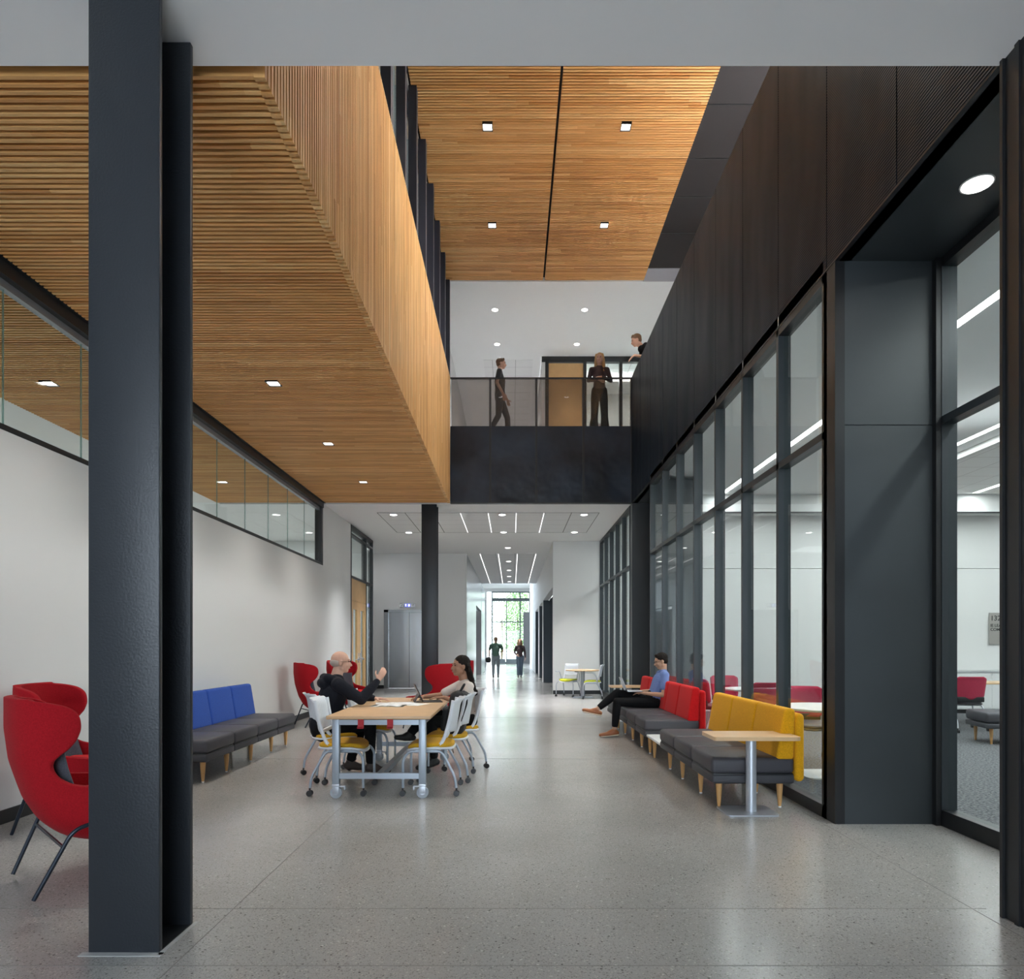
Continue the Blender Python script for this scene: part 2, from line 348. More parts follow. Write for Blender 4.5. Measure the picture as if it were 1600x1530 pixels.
smb('trim_3',e,M['black'])
smb('ceiling_grey_upper',MB().box(2.70,7.0,13.56,YB,ZH,ZH+.09),mat('lavender_grey',(.32,.31,.34),.7))
c=MB().box(-2.5,7.0,YB,17.7,ZH,ZH+.1).box(-2.5,.77,17.7,30,ZH+.006,ZH+.1); smb('ceiling_upper_hall',c,M['white2'])
smb('ceiling_tile_upper',MB().box(-.75,.55,17.9,30,ZH-.002,ZH+.006),M['tile'])
smb('ceiling_tile_office',MB().box(.92,6,17.85,20.3,ZH-.04,ZH+.02),M['tile'])
# fascia: vertical slats
c=MB(); k0=math.ceil(3.46/PITCH); k1=int(YB/PITCH)
for k in range(k0,k1):
    y=k*PITCH+.011; c.box(XF-.058,XF,y-.001,y+.027,ZC-.008,6.86)
smb('wall_slat_fascia',c,M['slatv'])
smb('wall_fascia_backing',MB().box(XF-.12,XF-.059,3.45,YB,ZC+.086,6.84),M['bmat'])
smb('trim_4',MB().box(XF-.13,XF+.0,3.45,YB,6.862,6.875),M['birch'])
# second floor slabs and outer walls
smb('floor_upper',MB().box(-9,XF-.13,3.45,YB,ZC+.12,ZS).box(-9,7,YB+.12,30,ZC+.1,ZS).box(XR+.12,7,3.45,YB+.12,ZC+.1,ZS),M['white2'])
w=MB().box(-9,7,3.40,3.45,ZS-.02,ZH+.2).box(7,7.1,3.4,18,ZC,ZH+.2).box(-6.1,-6.0,3.45,YB,ZS,ZH+.1).box(-6,-1.41,3.45,YB,ZH+.001,ZH+.1).box(-1.46,-1.39,3.45,YB,ZH+.05,ZH+.16).box(-6,-1.55,YB,YB+.1,ZS,ZH+.1)
w.box(-1.70,-1.55,YB+.1,30,ZS,ZH+.05).box(-1.6,.9,30,30.1,ZS,ZH+.05).box(.77,.92,17.85,30,ZS,ZH).box(.77,.90,17.7,17.85,ZS,ZH).box(6,7,17.7,17.8,ZS,ZH)
smb('wall_upper',w,M['white'])
smb('wall_upper_office',MB().box(.92,6,20.2,20.3,ZS,ZH-.05).box(6,6.1,17.8,20.3,ZS,ZH),M['white'])
# bridge face and side guards
b=MB(); xs=[XF,-.448,.50,1.47,XR]
for a,c_ in zip(xs,xs[1:]): b.box(a+.008,c_-.008,YB,YB+.02,ZC+.02,5.875)
smb('wall_bridge_panels',b,M['plate'])
smb('trim_5',MB().box(XF,XR,YB+.021,YB+.11,ZC,5.87).box(XF,XR,YB-.004,YB+.02,ZC-.002,ZC+.018),M['black'])
gr=root('glass_guardrail',(0,YB,5.875),0,'grey tinted glass balustrade with black posts along the upper bridge','balustrade')
for a,c_ in zip(xs,xs[1:]): MB().box(a+.02,c_-.02,.03,.045,.0,.985).build('glass_panel',M['tint'],gr)
for x in xs[1:]: MB().box(x-.022,x+.022,-.01,.06,-1.58,1.0).build('post',M['black'],gr)
MB().box(XF,XR,.0,.06,.985,1.005).build('top_rail',M['black'],gr)
# right parapet with ribbed panels
p=MB(); ys=[3.45]+[4.366+.971*k for k in range(0,10)]+[YB]
for a,c_ in zip(ys,ys[1:]): p.box(XR,XR+.02,a+.006,c_-.006,ZC+.015,6.885)
smb('wall_parapet_panels',p,M['rib'])
smb('wall_parapet',MB().box(XR+.021,XR+.12,3.45,YB+.1,ZC,6.88).box(XR-.004,XR+.03,3.45,YB,ZC-.002,ZC+.013),M['black'])
# ---- right side: near black wall, alcoves, piers
smb('wall_right_near',MB().box(XR,XR+.14,-8,3.44,0,ZC).box(XR+.14,3.30,3.30,3.44,0,ZC),M['black'])
smb('trim_6',MB().box(XR-.014,XR,3.405,3.425,0,ZC).box(XR-.010,XR,3.30,3.33,0,ZC),M['black'])
smb('ceiling_alcove',MB().box(XR+.03,3.40,3.40,5.36,ZC,ZC+.05).box(XR+.03,3.40,12.2,YB,ZC,ZC+.05),M['slate'])
pier=MB().box(XR+.075,3.20,5.20,5.36,0,3.036).box(XR+.075,3.20,5.20,5.36,3.044,ZC).box(XR+.075,3.20,5.21,5.35,3.03,3.05)
pier.box(XR+.01,3.4,YB,YB+.2,0,ZC).box(3.3,3.4,12.2,YB,0,ZC).box(XR+.05,3.4,12.2,12.3,0,ZC)
smb('wall_right_pier',pier,M['slate'])
smb('trim_7',MB().box(XR,XR+.075,5.20,5.42,0,ZC).box(3.20,3.26,5.15,5.36,0,ZC),M['black'])
# ---- curtain walls
def curtain(name,label,X,ys,z0,z1,zt,depth=.115,fw=.052,bot=.10,top=.07,pane_x=.05,xdir=1):
    r=root(name,(0,0,0)); r['kind']=ST
    fr=MB().box(X,X+xdir*depth,ys[0],ys[-1],z0,z0+bot).box(X,X+xdir*depth,ys[0],ys[-1],z1-top,z1)
    if xdir<0: fr=MB().box(X-depth,X,ys[0],ys[-1],z0,z0+bot).box(X-depth,X,ys[0],ys[-1],z1-top,z1)
    fr.build('frame',M['black'],r)
    xa,xb=(X,X+depth) if xdir>0 else (X-depth,X)
    for y in ys: MB().box(xa,xb,y-fw/2,y+fw/2,z0+.0,z1-.001).build('mullion',M['mull'],r)
    segs=[z0+bot]+list(zt)+[z1-top]
    for t in zt: MB().box(xa,xb-.02,ys[0],ys[-1],t-.03,t+.03).build('transom',M['mull'],r)
    px=X+xdir*pane_x
    for a,b in zip(ys,ys[1:]):
        for c_,d in zip(segs,segs[1:]):
            MB().box(px-.005,px+.005,a+.02,b-.02,c_,d).build('pane',M['glass'],r)
    return r
curtain('window_1','',XR,[5.36+.971*k for k in range(8)],0,ZC,[3.02])
curtain('window_2','',3.24,[3.44,5.17],0,ZC,[3.06],bot=.12,depth=.115)
curtain('window_3','',XR,[14.3+.97*k for k in range(6)],0,ZC,[3.02],bot=.12)
# clerestory
r=root('window_4'); r['kind']=ST
MB().box(-4.03,XL+.004,1.9,YB,3.01,3.055).box(-4.06,XL+.06,1.9,YB,ZC-.0,ZC+.05).box(-4.03,XL+.02,1.9,YB,ZC-.10,ZC+.0).box(-4.03,XL+.004,YB-.09,YB,3.01,ZC).build('frame',M['black'],r)
MB().box(-3.99,-3.93,1.9,YB-.09,ZC-.16,ZC-.10).build('head_channel',mat('anodised_channel',(.30,.31,.33),.35,metal=.6),r)
ys=[1.9,2.43,3.39,4.35]+[5.31+.962*k for k in range(9)]+[YB-.09]
for a,b in zip(ys,ys[1:]):
    MB().box(-3.966,-3.954,a+.004,b-.004,3.055,ZC-.12).build('pane',M['glass'],r)
    if b<13.5: MB().box(-3.966,-3.954,b-.004,b+.004,3.055,ZC-.12).build('pane_joint',M['glassg'],r)
# upper left curtain wall behind the fascia
r=root('window_5'); r['kind']=ST
for k in range(-5,6):
    y=9.22+.968*k-.04
    MB().box(-1.385,-1.275,y-.06,y+.06,6.876,ZH).build('mullion',M['post'],r)
MB().box(-1.47,-1.40,3.5,YB,6.0,6.9).box(-1.47,-1.40,3.5,YB,ZH-.1,ZH).build('frame',M['post'],r)
for k in range(-5,5):
    y=9.22+.968*k-.04; MB().box(-1.43,-1.42,y+.06,y+.908,6.9,ZH-.1).build('pane',M['glass'],r)
area('upper_left_room_light',(-5.0,9,ZH-.1),(1.5,8),40,COOL,(0,0,-1))
# end window
r=root('window_6'); r['kind']=ST; gm=mat('window_grey',(.10,.12,.13),.4)
fr=MB()
for x in (-1.51,.62,1.34): fr.box(x-.05,x+.05,51.85,52.0,0,5.45)
fr.box(-.45,-.39,51.87,51.98,0,4.8)
for z,h in ((.06,.06),(3.16,.04),(4.85,.12),(5.42,.04)): fr.box(-1.56,1.4,51.86,52,z-h,z+h)
fr.build('frame',gm,r)
for a,b in ((-1.46,-.45),(-.39,.57),(.67,1.29)): MB().box(a,b,51.93,51.94,.1,5.4).build('pane',M['glass'],r)
MB().box(.85,1.30,51.7,51.8,0,3.9).build('door_frame',mat('grey_door',(.22,.22,.23),.4),r)
smb('wall_radiator',MB().box(-1.0,-.50,51.3,51.6,.02,.35).box(-.42,.3,51.3,51.6,.02,.35).box(-1.5,-1.1,51.3,51.6,.02,.35),mat('radiator_grey',(.25,.29,.31),.5))
# ---- rooms behind the glass
room=M['white']
w=MB().box(2.6,14,14.16,14.3,2.965,4.4).box(2.6,14,14.17,14.3,0,2.955).box(14,14.1,-2,14.3,0,4.4).box(2.6,14,-2.1,-2,0,4.4).box(2.46,2.6,5.4,12.2,ZC,4.4)
w.box(3.3,14,13.72,14.16,4.05,4.4).box(7,7.1,14.3,20,0,ZC).box(2.46,9,19.9,20,0,ZC)
smb('wall_study_room',w,room)
smb('trim_8',MB().box(3.3,14,13.70,13.72,4.02,4.05),M['black'])
smb('ceiling_study_room',MB().box(2.6,14,-2,14.3,4.4,4.5),M['tile'])
smb('ceiling_side_room',MB().box(2.46,9,14.3,20,ZC,ZC+.1),M['white2'])
w=MB().box(-9.1,-9,-8,21.9,0,ZC).box(-9,-4.01,19.15,19.3,0,ZC)
smb('wall_left_room',w,room)
smb('wall_entrance',MB().box(-9,14,-8.2,-8,0,ZC).box(-4.0,-3.9,-8,-2,3.0,ZC),M['white'])
print('shell ok')
# ================================================================ doors
def door_wood():
    r=root('door_1',(0,0,0)); r['kind']=ST
    X=XL
    fr=MB()
    for y in (16.46,18.18,19.0): fr.box(X-.12,X+.012,y,y+.06 if y<19 else 19.06,0,ZC-.002)
    fr.box(X-.12,X+.012,16.46,19.06,3.0,3.06).box(X-.12,X+.012,16.46,19.06,ZC-.08,ZC-.002).box(X-.1,X+.01,16.46,19.06,ZC-.25,ZC-.20)
    fr.build('frame',M['black'],r)
    MB().box(X-.05,X,16.53,18.17,2.47,3.0).build('transom_panel',M['birch'],r)
    for a,b in ((16.53,18.17),(18.24,19.0)): MB().box(X-.04,X-.03,a,b,3.06,ZC-.08).build('pane',M['glass'],r)
    MB().box(X-.04,X-.03,18.24,19.0,.05,3.0).build('pane',M['glass'],r)
    for a,b in ((16.535,17.345),(17.355,18.165)):
        l=MB().box(X-.05,X,a,a+.2,0.01,2.46).box(X-.05,X,b-.2,b,0.01,2.46).box(X-.05,X,a+.2,b-.2,0.01,.3).box(X-.05,X,a+.2,b-.2,2.26,2.46)
        lf=l.build('door_leaf',M['birch'],r)
        MB().box(X-.03,X-.02,a+.2,b-.2,.3,2.26).build('pane',M['glass'],lf)
        hy=b-.1 if a<17 else a+.1
        MB().box(X,X+.012,hy-.035,hy+.035,.93,1.17).tube([(X+.05,hy,1.05),(X+.05,hy+(-.12 if a<17 else .12),1.05)],.011).tube([(X,hy,1.05),(X+.05,hy,1.05)],.011).build('handle',M['chrome'],lf)
        MB().box(X,X+.05,hy-.3 if a<17 else hy,hy if a<17 else hy+.3,1.0,1.03).build('panic_bar',M['chrome'],lf)
    return r
door_wood()
def lift():
    r=root('door_2'); r['kind']=ST; Y=21.7
    fr=MB().box(-4.07,-3.93,Y-.03,Y+.08,0,2.50).box(-2.61,-2.47,Y-.03,Y+.08,0,2.50).box(-4.07,-2.47,Y-.03,Y+.08,2.42,2.50)
    fr.build('frame',M['stain'],r)
    MB().box(-3.93,-3.275,Y+.05,Y+.08,0.01,2.42).build('door_leaf',M['stain'],r)
    MB().box(-3.265,-2.61,Y+.05,Y+.08,0.01,2.42).build('door_leaf',M['stain'],r)
    MB().box(-3.9,-2.62,Y+.09,Y+.10,0.01,2.42).build('dark_seam_backing',M['black'],r)  # added black sheet that keeps the seam between the leaves dark
    s=root('lift_indicator',(-3.32,Y-.015,2.64),0,'small steel floor indicator panel above the steel lift doors','indicator')
    MB().box(-.24,.24,-.005,.013,-.065,.065).build('plate',M['stain'],s)
    MB().box(-.09,.10,-.009,-.005,-.055,.055).build('display',emis('display_blue',(.12,.14,.55),1.0),s)
    dg=emis('digit_white',(.8,.85,1),2.0)
    MB().box(-.057,-.043,-.014,-.010,-.03,.015).add([(-.075,-.0145,.01),(-.025,-.0145,.01),(-.05,-.0145,.045)],[(0,1,2)]).build('lit_arrow',dg,s); g=MB()
    for k in range(12):
        a=2*PI*k/12; a2=2*PI*(k+1)/12
        g.tube([(.05+.022*math.cos(a),-.012,.03*math.sin(a)),(.05+.022*math.cos(a2),-.012,.03*math.sin(a2))],.006,5)
    g.build('numeral',dg,s)
    am=mat('arrow_grey',(.7,.7,.7),.5)
    MB().add([(-.20,-.008,-.02),(-.14,-.008,-.02),(-.17,-.008,.03)],[(0,1,2)]).build('arrow',am,s); MB().add([(.15,-.008,.03),(.21,-.008,.03),(.18,-.008,-.02)],[(0,1,2)]).build('arrow',am,s)
lift()
def upper_front():
    r=root('door_3'); r['kind']=ST; Y=17.7
    fr=MB()
    for x0,x1 in ((.86,.95),(1.85,1.93),(2.78,2.86),(3.9,3.98),(5.9,6.0)): fr.box(x0,x1,Y-.03,Y+.1,ZS,ZH-.13)
    fr.box(.77,6,Y-.03,Y+.1,ZH-.14,ZH-.001).box(1.93,6,Y-.03,Y+.1,ZS,ZS+.1)
    fr.build('frame',M['black'],r)
    MB().box(.95,1.85,Y+.02,Y+.07,ZS,ZH-.16).build('door_leaf',M['birch'],r)
    for a,b in ((1.93,2.78),(2.86,3.9),(3.98,5.9)): MB().box(a,b,Y+.04,Y+.05,ZS+.1,ZH-.14).build('pane',M['glass'],r)
upper_front()
o=MB().bbox(1.98,2.30,17.68,17.695,6.9,7.12,r=.004).build('door_sign',mat('sign_grey',(.42,.42,.42),.5)); setp(o,'small grey room sign on the glass beside the upper wooden door','sign')
# ================================================================ steel columns
def column(y,label):
    r=root('steel_column',(-1.7175,y,0),0,label,'column','steel columns along the hall')
    w=.1575; d=.32; t=.028
    MB().bbox(-w,w,0,t,0,ZC,r=.004,seg=2).build('flange',M['steel'],r); MB().bbox(-w,w,d-t,d,0,ZC,r=.004,seg=2).build('flange',M['steel'],r)
    MB().box(-.012,.012,t,d-t,0,ZC).build('web',M['steel'],r)
    MB().box(-w,w,t,d-t,0.0,.006).build('base_plate',M['black'],r)
    return r
column(3.02,'large dark grey steel I column in the left foreground, cropped by the picture top')
column(14.14,'slimmer looking dark steel I column far off beside the lift doors')
smb('trim_9',MB().box(-1.90,-1.54,2.985,3.02,0,.003).box(-1.56,-1.54,3.0,3.36,0,.003),mat('grout',(.42,.42,.42),.8))
# ================================================================ lamps
def sq_light(x,y,z,label,e,power):
    r=root('square_downlight',(x,y,z),0,label,'ceiling light',group='square downlights in slatted ceilings')
    MB().box(-.075,-.062,-.075,.075,0,.05).box(.062,.075,-.075,.075,0,.05).box(-.062,.062,-.075,-.062,0,.05).box(-.062,.062,.062,.075,0,.05).build('housing',M['black'],r)
    MB().box(-.062,.062,-.062,.062,.012,.02).build('lens',M['light'],r)
    if power:
        d=bpy.data.lights.new('downlight_lamp','SPOT'); d.energy=power; d.color=WARM; d.spot_size=1.75; d.spot_blend=.8; d.shadow_soft_size=.06
        l=bpy.data.objects.new('downlight_lamp',d); link(l); l.parent=r; l.location=(0,0,.0)
ROWS={5.33:'first',7.65:'second',9.95:'third',9.93:'third',12.26:'far'}
for x,y in SQ_LOW: sq_light(x,y,ZC,('square lamp in the lower slatted ceiling of the hall, %s from the entrance' if x>-4 else 'square lamp behind the clerestory glass, %s from the entrance')%ROWS[y],0,95 if x>-4 else 80)
for x,y in SQ_UP: sq_light(x,y,ZH,'square lamp in the high slatted ceiling, %s of the central gap, %s row'%('left' if x<0.5 else 'right',{9.87:'front',12.18:'far',7.55:'hidden nearest'}[y]),1,170)
def rd_light(x,y,z,label,r0=.075,m='soft',power=0,grp='round white downlights'):
    r=root('round_downlight',(x,y,z),0,label,'ceiling light',group=grp)
    MB().lathe([(r0+.012,0),(r0+.012,-.006),(r0,-.006),(r0,0)],n=24).build('trim_ring',M['trim'],r)
    MB().lathe([(r0-.002,-.002),(r0-.002,-.008)],n=24).build('lens',M[m],r)
    if power:
        d=bpy.data.lights.new('downlight_lamp','SPOT'); d.energy=power; d.color=NEUT; d.spot_size=1.45; d.spot_blend=1; d.shadow_soft_size=.08
        l=bpy.data.objects.new('downlight_lamp',d); link(l); l.parent=r; l.location=(0,0,-.02)
rd_light(2.95,4.33,ZC,'bright round downlight in the dark alcove soffit at the right',.085,'light',60,'alcove lamps')
for x,y,l in ((-.38,15.22,'front left'),(1.62,15.22,'front right'),(-.37,16.96,'rear left'),(1.61,16.96,'rear right')):
    rd_light(x,y,ZH,'round downlight in the upper white ceiling above the bridge, %s'%l,.065,'light',130)
for x,y,l in ((-2.65,15.25,'front left'),(-2.67,17.66,'rear left'),(-.22,15.25,'front middle'),(-.22,17.6,'rear middle'),(1.61,15.25,'front right'),(1.61,17.6,'rear right')):
    rd_light(x,y,ZC-.004,'round downlight in the lower white ceiling behind the bridge, %s'%l,.075,'light',420)
for y,l in ((20.4,'before the grey strip panel'),(23.7,'first in the strip panel'),(26.5,'second in the strip panel'),(28.8,'third in the strip panel'),(31.2,'farthest in the strip panel')):
    rd_light(-.12,y,ZC-.004,'round downlight over the corridor, %s'%l,.085,'soft',380)
def strip(x,y0,y1,label,w=.03,m='strip',z=ZC,power=0,col=NEUT,cat='strip light',grp=None):
    r=root('linear_light',(x,(y0+y1)/2,z),0,label,cat,group=grp); h=(y1-y0)/2
    MB().box(-w/2-.006,w/2+.006,-h,h,-.006,-.004).build('housing',M['trimd'],r)
    MB().box(-w/2,w/2,-h+.01,h-.01,-.010,-.006).build('diffuser',M[m],r)
    if power:
        a=area('linear_lamp',(x,(y0+y1)/2,z-.02),(w*1.5,2*h),power,col,(0,0,-1)); 
for x,l in ((-1.14,'far left'),(-.527,'inner left'),(.093,'inner right'),(.705,'far right')):
    strip(x,15.05,17.64,'thin white strip light in the ceiling panel behind the bridge, %s'%l,.016,grp='strip lights behind the bridge')
for x,l in ((-1.02,'leftmost'),(-.437,'second from left'),(.17,'third from left'),(.765,'rightmost')):
    strip(x,21.75,32.1,'long strip light in the corridor ceiling, %s of four'%l,.026,grp='corridor strip lights')
for x,l in ((4.20,'nearest the glass'),(6.7,'middle one'),(9.2,'farthest from the glass'),(11.7,'beyond the others, hidden')):
    strip(x,1.0,13.57,'bright linear ceiling light in the study room, %s'%l,.10,'bar',4.4,118,NEUT,grp='study room ceiling lights')
o=MB().box(1.2,5.8,18.78,18.86,8.66,8.72).build('linear_light',M['bar']); setp(o,'horizontal linear light glowing in the upper room behind the bridge','strip light')
area('upper_room_lamp',(3.4,18.82,8.64),(4.4,.1),42,NEUT,(0,0,-1))
for k,y in enumerate((19.6,23,26.5)):  # added spots without fixtures, brightening the upper hall
    d=bpy.data.lights.new('upper_hall_fill','SPOT'); d.energy=120; d.color=NEUT; d.spot_size=2.3; d.spot_blend=1; d.shadow_soft_size=.15
    l=bpy.data.objects.new('upper_hall_fill',d); link(l); l.location=(-.1,y,ZH-.03)
area('left_room_lamp',(-7.4,10,ZC-.05),(2,12),110,NEUT,(0,0,-1)); area('left_room_lamp_far',(-6.5,16.5,ZC-.05),(3,3),60,NEUT,(0,0,-1))
area('side_room_lamp',(4.6,17,ZC-.05),(2,3.5),70,NEUT,(0,0,-1))
area('lift_lobby_lamp',(-5.5,20.4,ZC-.05),(4,1.2),10,NEUT,(0,0,-1))
# trees outside the end window
def tree(x,y,label,s,nl):
    r=root('tree',(x,y,0),0,label,'tree'); MB().tube([(0,0,0),(.1,0,2),(0,.1,4)],.1,8,rs=[.12,.09,.05]).build('trunk',mat('bark',(.12,.09,.06),.9),r)
    m=MB(); rnd=random.Random(s)
    for i in range(nl):
        z=rnd.uniform(.8,7.5); a=rnd.uniform(0,2*PI); q=rnd.random()**.5*(1.25-abs(z-3.5)*.12)
        c=Vector((q*math.cos(a),q*math.sin(a),z)); u=Vector((rnd.gauss(0,1),rnd.gauss(0,1),rnd.gauss(0,1))).normalized()*.085; v=u.cross(Vector((rnd.gauss(0,1),rnd.gauss(0,1),rnd.gauss(0,1)))).normalized()*.05
        m.add([c-u,c+v,c+u,c-v],[(0,1,2,3)])
    m.build('foliage',mat('leaf',(.20,.34,.12),.6,var=(3,.3)),r)
tree(.45,58,'leafy green tree outside the far end window',3,5200)
tree(-1.0,66,'smaller pale tree farther outside the end window',9,1500)
o=smb('ground_outside',MB().box(-30,30,52.2,120,-.1,-.01),mat('paving',(.6,.6,.58),.9))
print('arch ok')
# ================================================================ furniture
def fabric(name,col,sc=900,v=.18,sheen=.25): return mat(name,col,.9,spec=.15,var=(sc/6,v),bump=(sc,.35,.0015),sheen=sheen*.3)
F_=dict(red=fabric('red_wool',(.36,.008,.014),sheen=.08), red2=fabric('red_sofa_fabric',(.56,.010,.012),sheen=.15), yel=fabric('yellow_fabric',(.74,.36,.012),sheen=.15),
 blue=fabric('blue_fabric',(.030,.085,.37),sheen=.2), vin=mat('charcoal_vinyl',(.060,.058,.068),.5,spec=.45,bump=(260,.15,.001)), vin2=mat('charcoal_base',(.05,.05,.058),.55),
 grey=fabric('grey_lining',(.085,.09,.11)), leg=mat('beech_leg',(.62,.34,.13),.4,var=(9,.12)), wht=mat('white_plastic',(.72,.75,.80),.4),
 rod=mat('dark_blue_steel',(.022,.030,.045),.3,metal=.4), gsteel=mat('grey_painted_steel',(.36,.41,.47),.35,metal=.25), caster=mat('caster_black',(.012,.012,.013),.4),
 seaty=fabric('mustard_seat',(.62,.34,.02)), lime=fabric('lime_seat',(.50,.52,.03)), crim=fabric('crimson_fabric',(.42,.035,.075)), tabletop=mat('oak_laminate',(.64,.42,.24),.38,var=(2.5,.08)),
 wtop=mat('white_laminate',(.75,.76,.76),.3), silver=mat('silver_powder',(.50,.53,.58),.35,metal=.5), bag=mat('backpack_black',(.012,.012,.014),.75,bump=(60,.4,.006)),
 paper=mat('paper',(.85,.85,.84),.8), redtag=mat('red_strap',(.50,.02,.03),.6), lace=mat('screen_dark',(.02,.02,.022),.15))
def mesh_white():
    m=mat('white_mesh',(.70,.74,.79),.45); nt=m.node_tree; N=nt.nodes; L=nt.links; b=N['Principled BSDF']
    tc=N.new('ShaderNodeTexCoord'); v=N.new('ShaderNodeTexVoronoi'); v.inputs['Scale'].default_value=110; v.inputs['Randomness'].default_value=0
    L.new(tc.outputs['Object'],v.inputs['Vector']); g=N.new('ShaderNodeMapRange'); g.inputs[1].default_value=.3; g.inputs[2].default_value=.45; g.inputs[3].default_value=.90; g.inputs[4].default_value=1
    L.new(v.outputs['Distance'],g.inputs[0]); s=N.new('ShaderNodeVectorMath'); s.operation='SCALE'; s.inputs[0].default_value=(.70,.74,.79); L.new(g.outputs[0],s.inputs['Scale']); L.new(s.outputs[0],b.inputs['Base Color']); return m
F_['mesh']=mesh_white()
# ---------------- modular sofas (local +x = towards the sofa's front, y along)
def sofa(name,label,cat,origin,side,n,backs,bm,mod=.67,gap_back=True,backpanel=None,extra_label=None):
    """side=+1: front faces +X. origin=(x of the back edge, y near end)"""
    r=root(name,(origin[0],origin[1],0),0,label,cat)
    sx=side; D=.68
    def X(a): return a*sx
    def bb(mb,x0,x1,*rest,**k):
        a,b=sorted((X(x0),X(x1))); return mb.bbox(a,b,*rest,**k)
    for i in range(n):
        y0=i*mod+.004; y1=(i+1)*mod-.004
        bb(MB(),0,D,y0,y1,.222,.295,r=.018).build('base',F_['vin2'],r)
        c=bb(MB(),0,D+.005,y0,y1,.302,.435,r=.035,seg=4).build('seat_cushion',F_['vin'],r)
        bb(MB(),.01,D-.01,y0+.01,y1-.01,.290,.306,r=.004).build('piping',M['black'],c)
    ysl=[.12]+[i*mod for i in range(1,n)]+[n*mod-.12]
    for y in ysl:
        for x in (D-.09,.08):
            MB().lathe([(.012,.012),(.017,.05),(.026,.18),(.027,.222)],(X(x),y,0),n=14).build('leg',F_['leg'],r)
            MB().lathe([(.013,0),(.014,.012)],(X(x),y,0),n=12).build('foot_glide',M['trim'],r)
        MB().box(min(X(.06),X(D-.05)),max(X(.06),X(D-.05)),y-.03,y+.03,.205,.222).build('leg_bracket',M['black'],r)
    for i in backs:
        y0=i*mod+.002; y1=(i+1)*mod-.002
        bm_=bmesh.new(); bmesh.ops.create_cube(bm_,size=1)
        prof=[(.17,.425),(.15,.845)]  # front edge bottom/top
        for v in bm_.verts:
            top=v.co.z>0; fr=v.co.x>0; z=.84 if top else .415
            x=(.080 if top else .150) if fr else (-.012 if top else .0)
            v.co=Vector((X(x),(y1 if v.co.y>0 else y0),z))
        bmesh.ops.recalc_face_normals(bm_,faces=bm_.faces)
        bmesh.ops.bevel(bm_,geom=bm_.edges[:],offset=.036,segments=5,profile=.55,affect='EDGES')
        mb=MB(); mb.cs=True; bm_.verts.index_update(); mb.add([v.co[:] for v in bm_.verts],[[v.index for v in f.verts] for f in bm_.faces]); bm_.free()
        mb.build('back_cushion',bm,r)
    if backpanel:
        a,b=backpanel
        bb(MB(),-.085,-.005,a,b,.235,.80,r=.038,seg=5).build('back_panel',bm,r)
    return r
sofa('modular_sofa','blue backed charcoal sofa bench against the left white wall','sofa',(-3.66,6.66),1,4,(0,1,2,3),F_['blue'],mod=.68,backpanel=(0,2.70))
sofa('modular_sofa','yellow backed charcoal sofa beside the glass wall, nearest on the right','sofa',(2.33,5.62),-1,3,(0,1,2),F_['yel'],backpanel=(0,2.02))
sofa('modular_sofa','red backed charcoal sofa with a seated man in blue','sofa',(2.33,8.48),-1,5,(0,1,2,3,4),F_['red2'],backpanel=(0,3.35))
r=root('connecting_table',(2.0,7.66,0),0,'low white table piece joining the yellow and red sofas','side table')
MB().bbox(-.335,.30,0,.80,.232,.262,r=.008).build('table_top',F_['wtop'],r)
for x in (-.27,.24):
    MB().lathe([(.012,.0),(.017,.05),(.026,.18),(.027,.232)],(x,.62,0),n=14).build('leg',F_['leg'],r)
# ---------------- laptop side tables
def laptop_table():
    r=root('pedestal_side_table',(0,0,0),0,'','side table')
    MB().prism(smooth_round([(-.345,-.20),(.345,-.20),(.345,.20),(-.345,.20)],.045),.605,.635).build('table_top',M['birch2'],r)
    MB().lathe([(.042,.012),(.042,.605)],(0,-.03,0),n=32).build('pedestal',F_['silver'],r)
    MB().prism(smooth_round([(-.235,-.18),(.185,-.18),(.185,.16),(-.235,.16)],.05),.0,.012).build('base_plate',F_['silver'],r)
    return r
lt=laptop_table(); place(lt,(1.95,5.60,0),0,'wooden topped pedestal table in front of the yellow sofa',first=True)
place(lt,(2.12,12.4,0),0,'wooden topped pedestal table at the far end of the red sofa')
# ---------------- work table
t=root('work_table',(-1.182,6.02,0),0,'long oak topped table on grey steel frame and casters, people seated at it','table')
MB().bbox(-.46,.46,0,2.12,.708,.74,r=.006,seg=2).build('table_top',F_['tabletop'],t)
for x in (-.385,.385):
    for y in (.07,2.05):
        MB().bbox(x-.031,x+.031,y-.031,y+.031,.13,.707,r=.004,seg=2).build('leg',F_['gsteel'],t)
        c=root('caster',(x,y,0)); c.parent=t
        w=MB(); w.cs=True
        w.tube([(0,-.018,.052),(0,.018,.052)],.052,28); w.build('wheel',mat('grey_rubber',(.38,.41,.45),.5) if 'grey_rubber' not in bpy.data.materials else bpy.data.materials['grey_rubber'],c)
        MB().tube([(0,-.021,.052),(0,.021,.052)],.022,16).build('hub',F_['silver'],c)
        MB().bbox(-.028,.030,-.030,-.023,.045,.125,r=.003).bbox(-.028,.030,.023,.030,.045,.125,r=.003).bbox(-.033,.033,-.033,.033,.108,.13,r=.003).bbox(.0 if x<0 else -.085,.085 if x<0 else 0,-.02,.02,.100,.112,r=.004).bbox(.07 if x<0 else -.085,.085 if x<0 else -.07,-.02,.02,.075,.105,r=.004).build('bracket',F_['silver'],c)
        c.location=(x,y,0)
for y in (.07,2.05):
    MB().box(-.36,.36,y-.022,y+.022,.655,.70).build('rail',F_['gsteel'],t); MB().box(-.36,.36,y-.022,y+.022,.175,.225).build('rail',F_['gsteel'],t)
for a in (-.40,.36): MB().box(a,a+.04,.1,2.02,.655,.70).build('side_rail',F_['gsteel'],t)
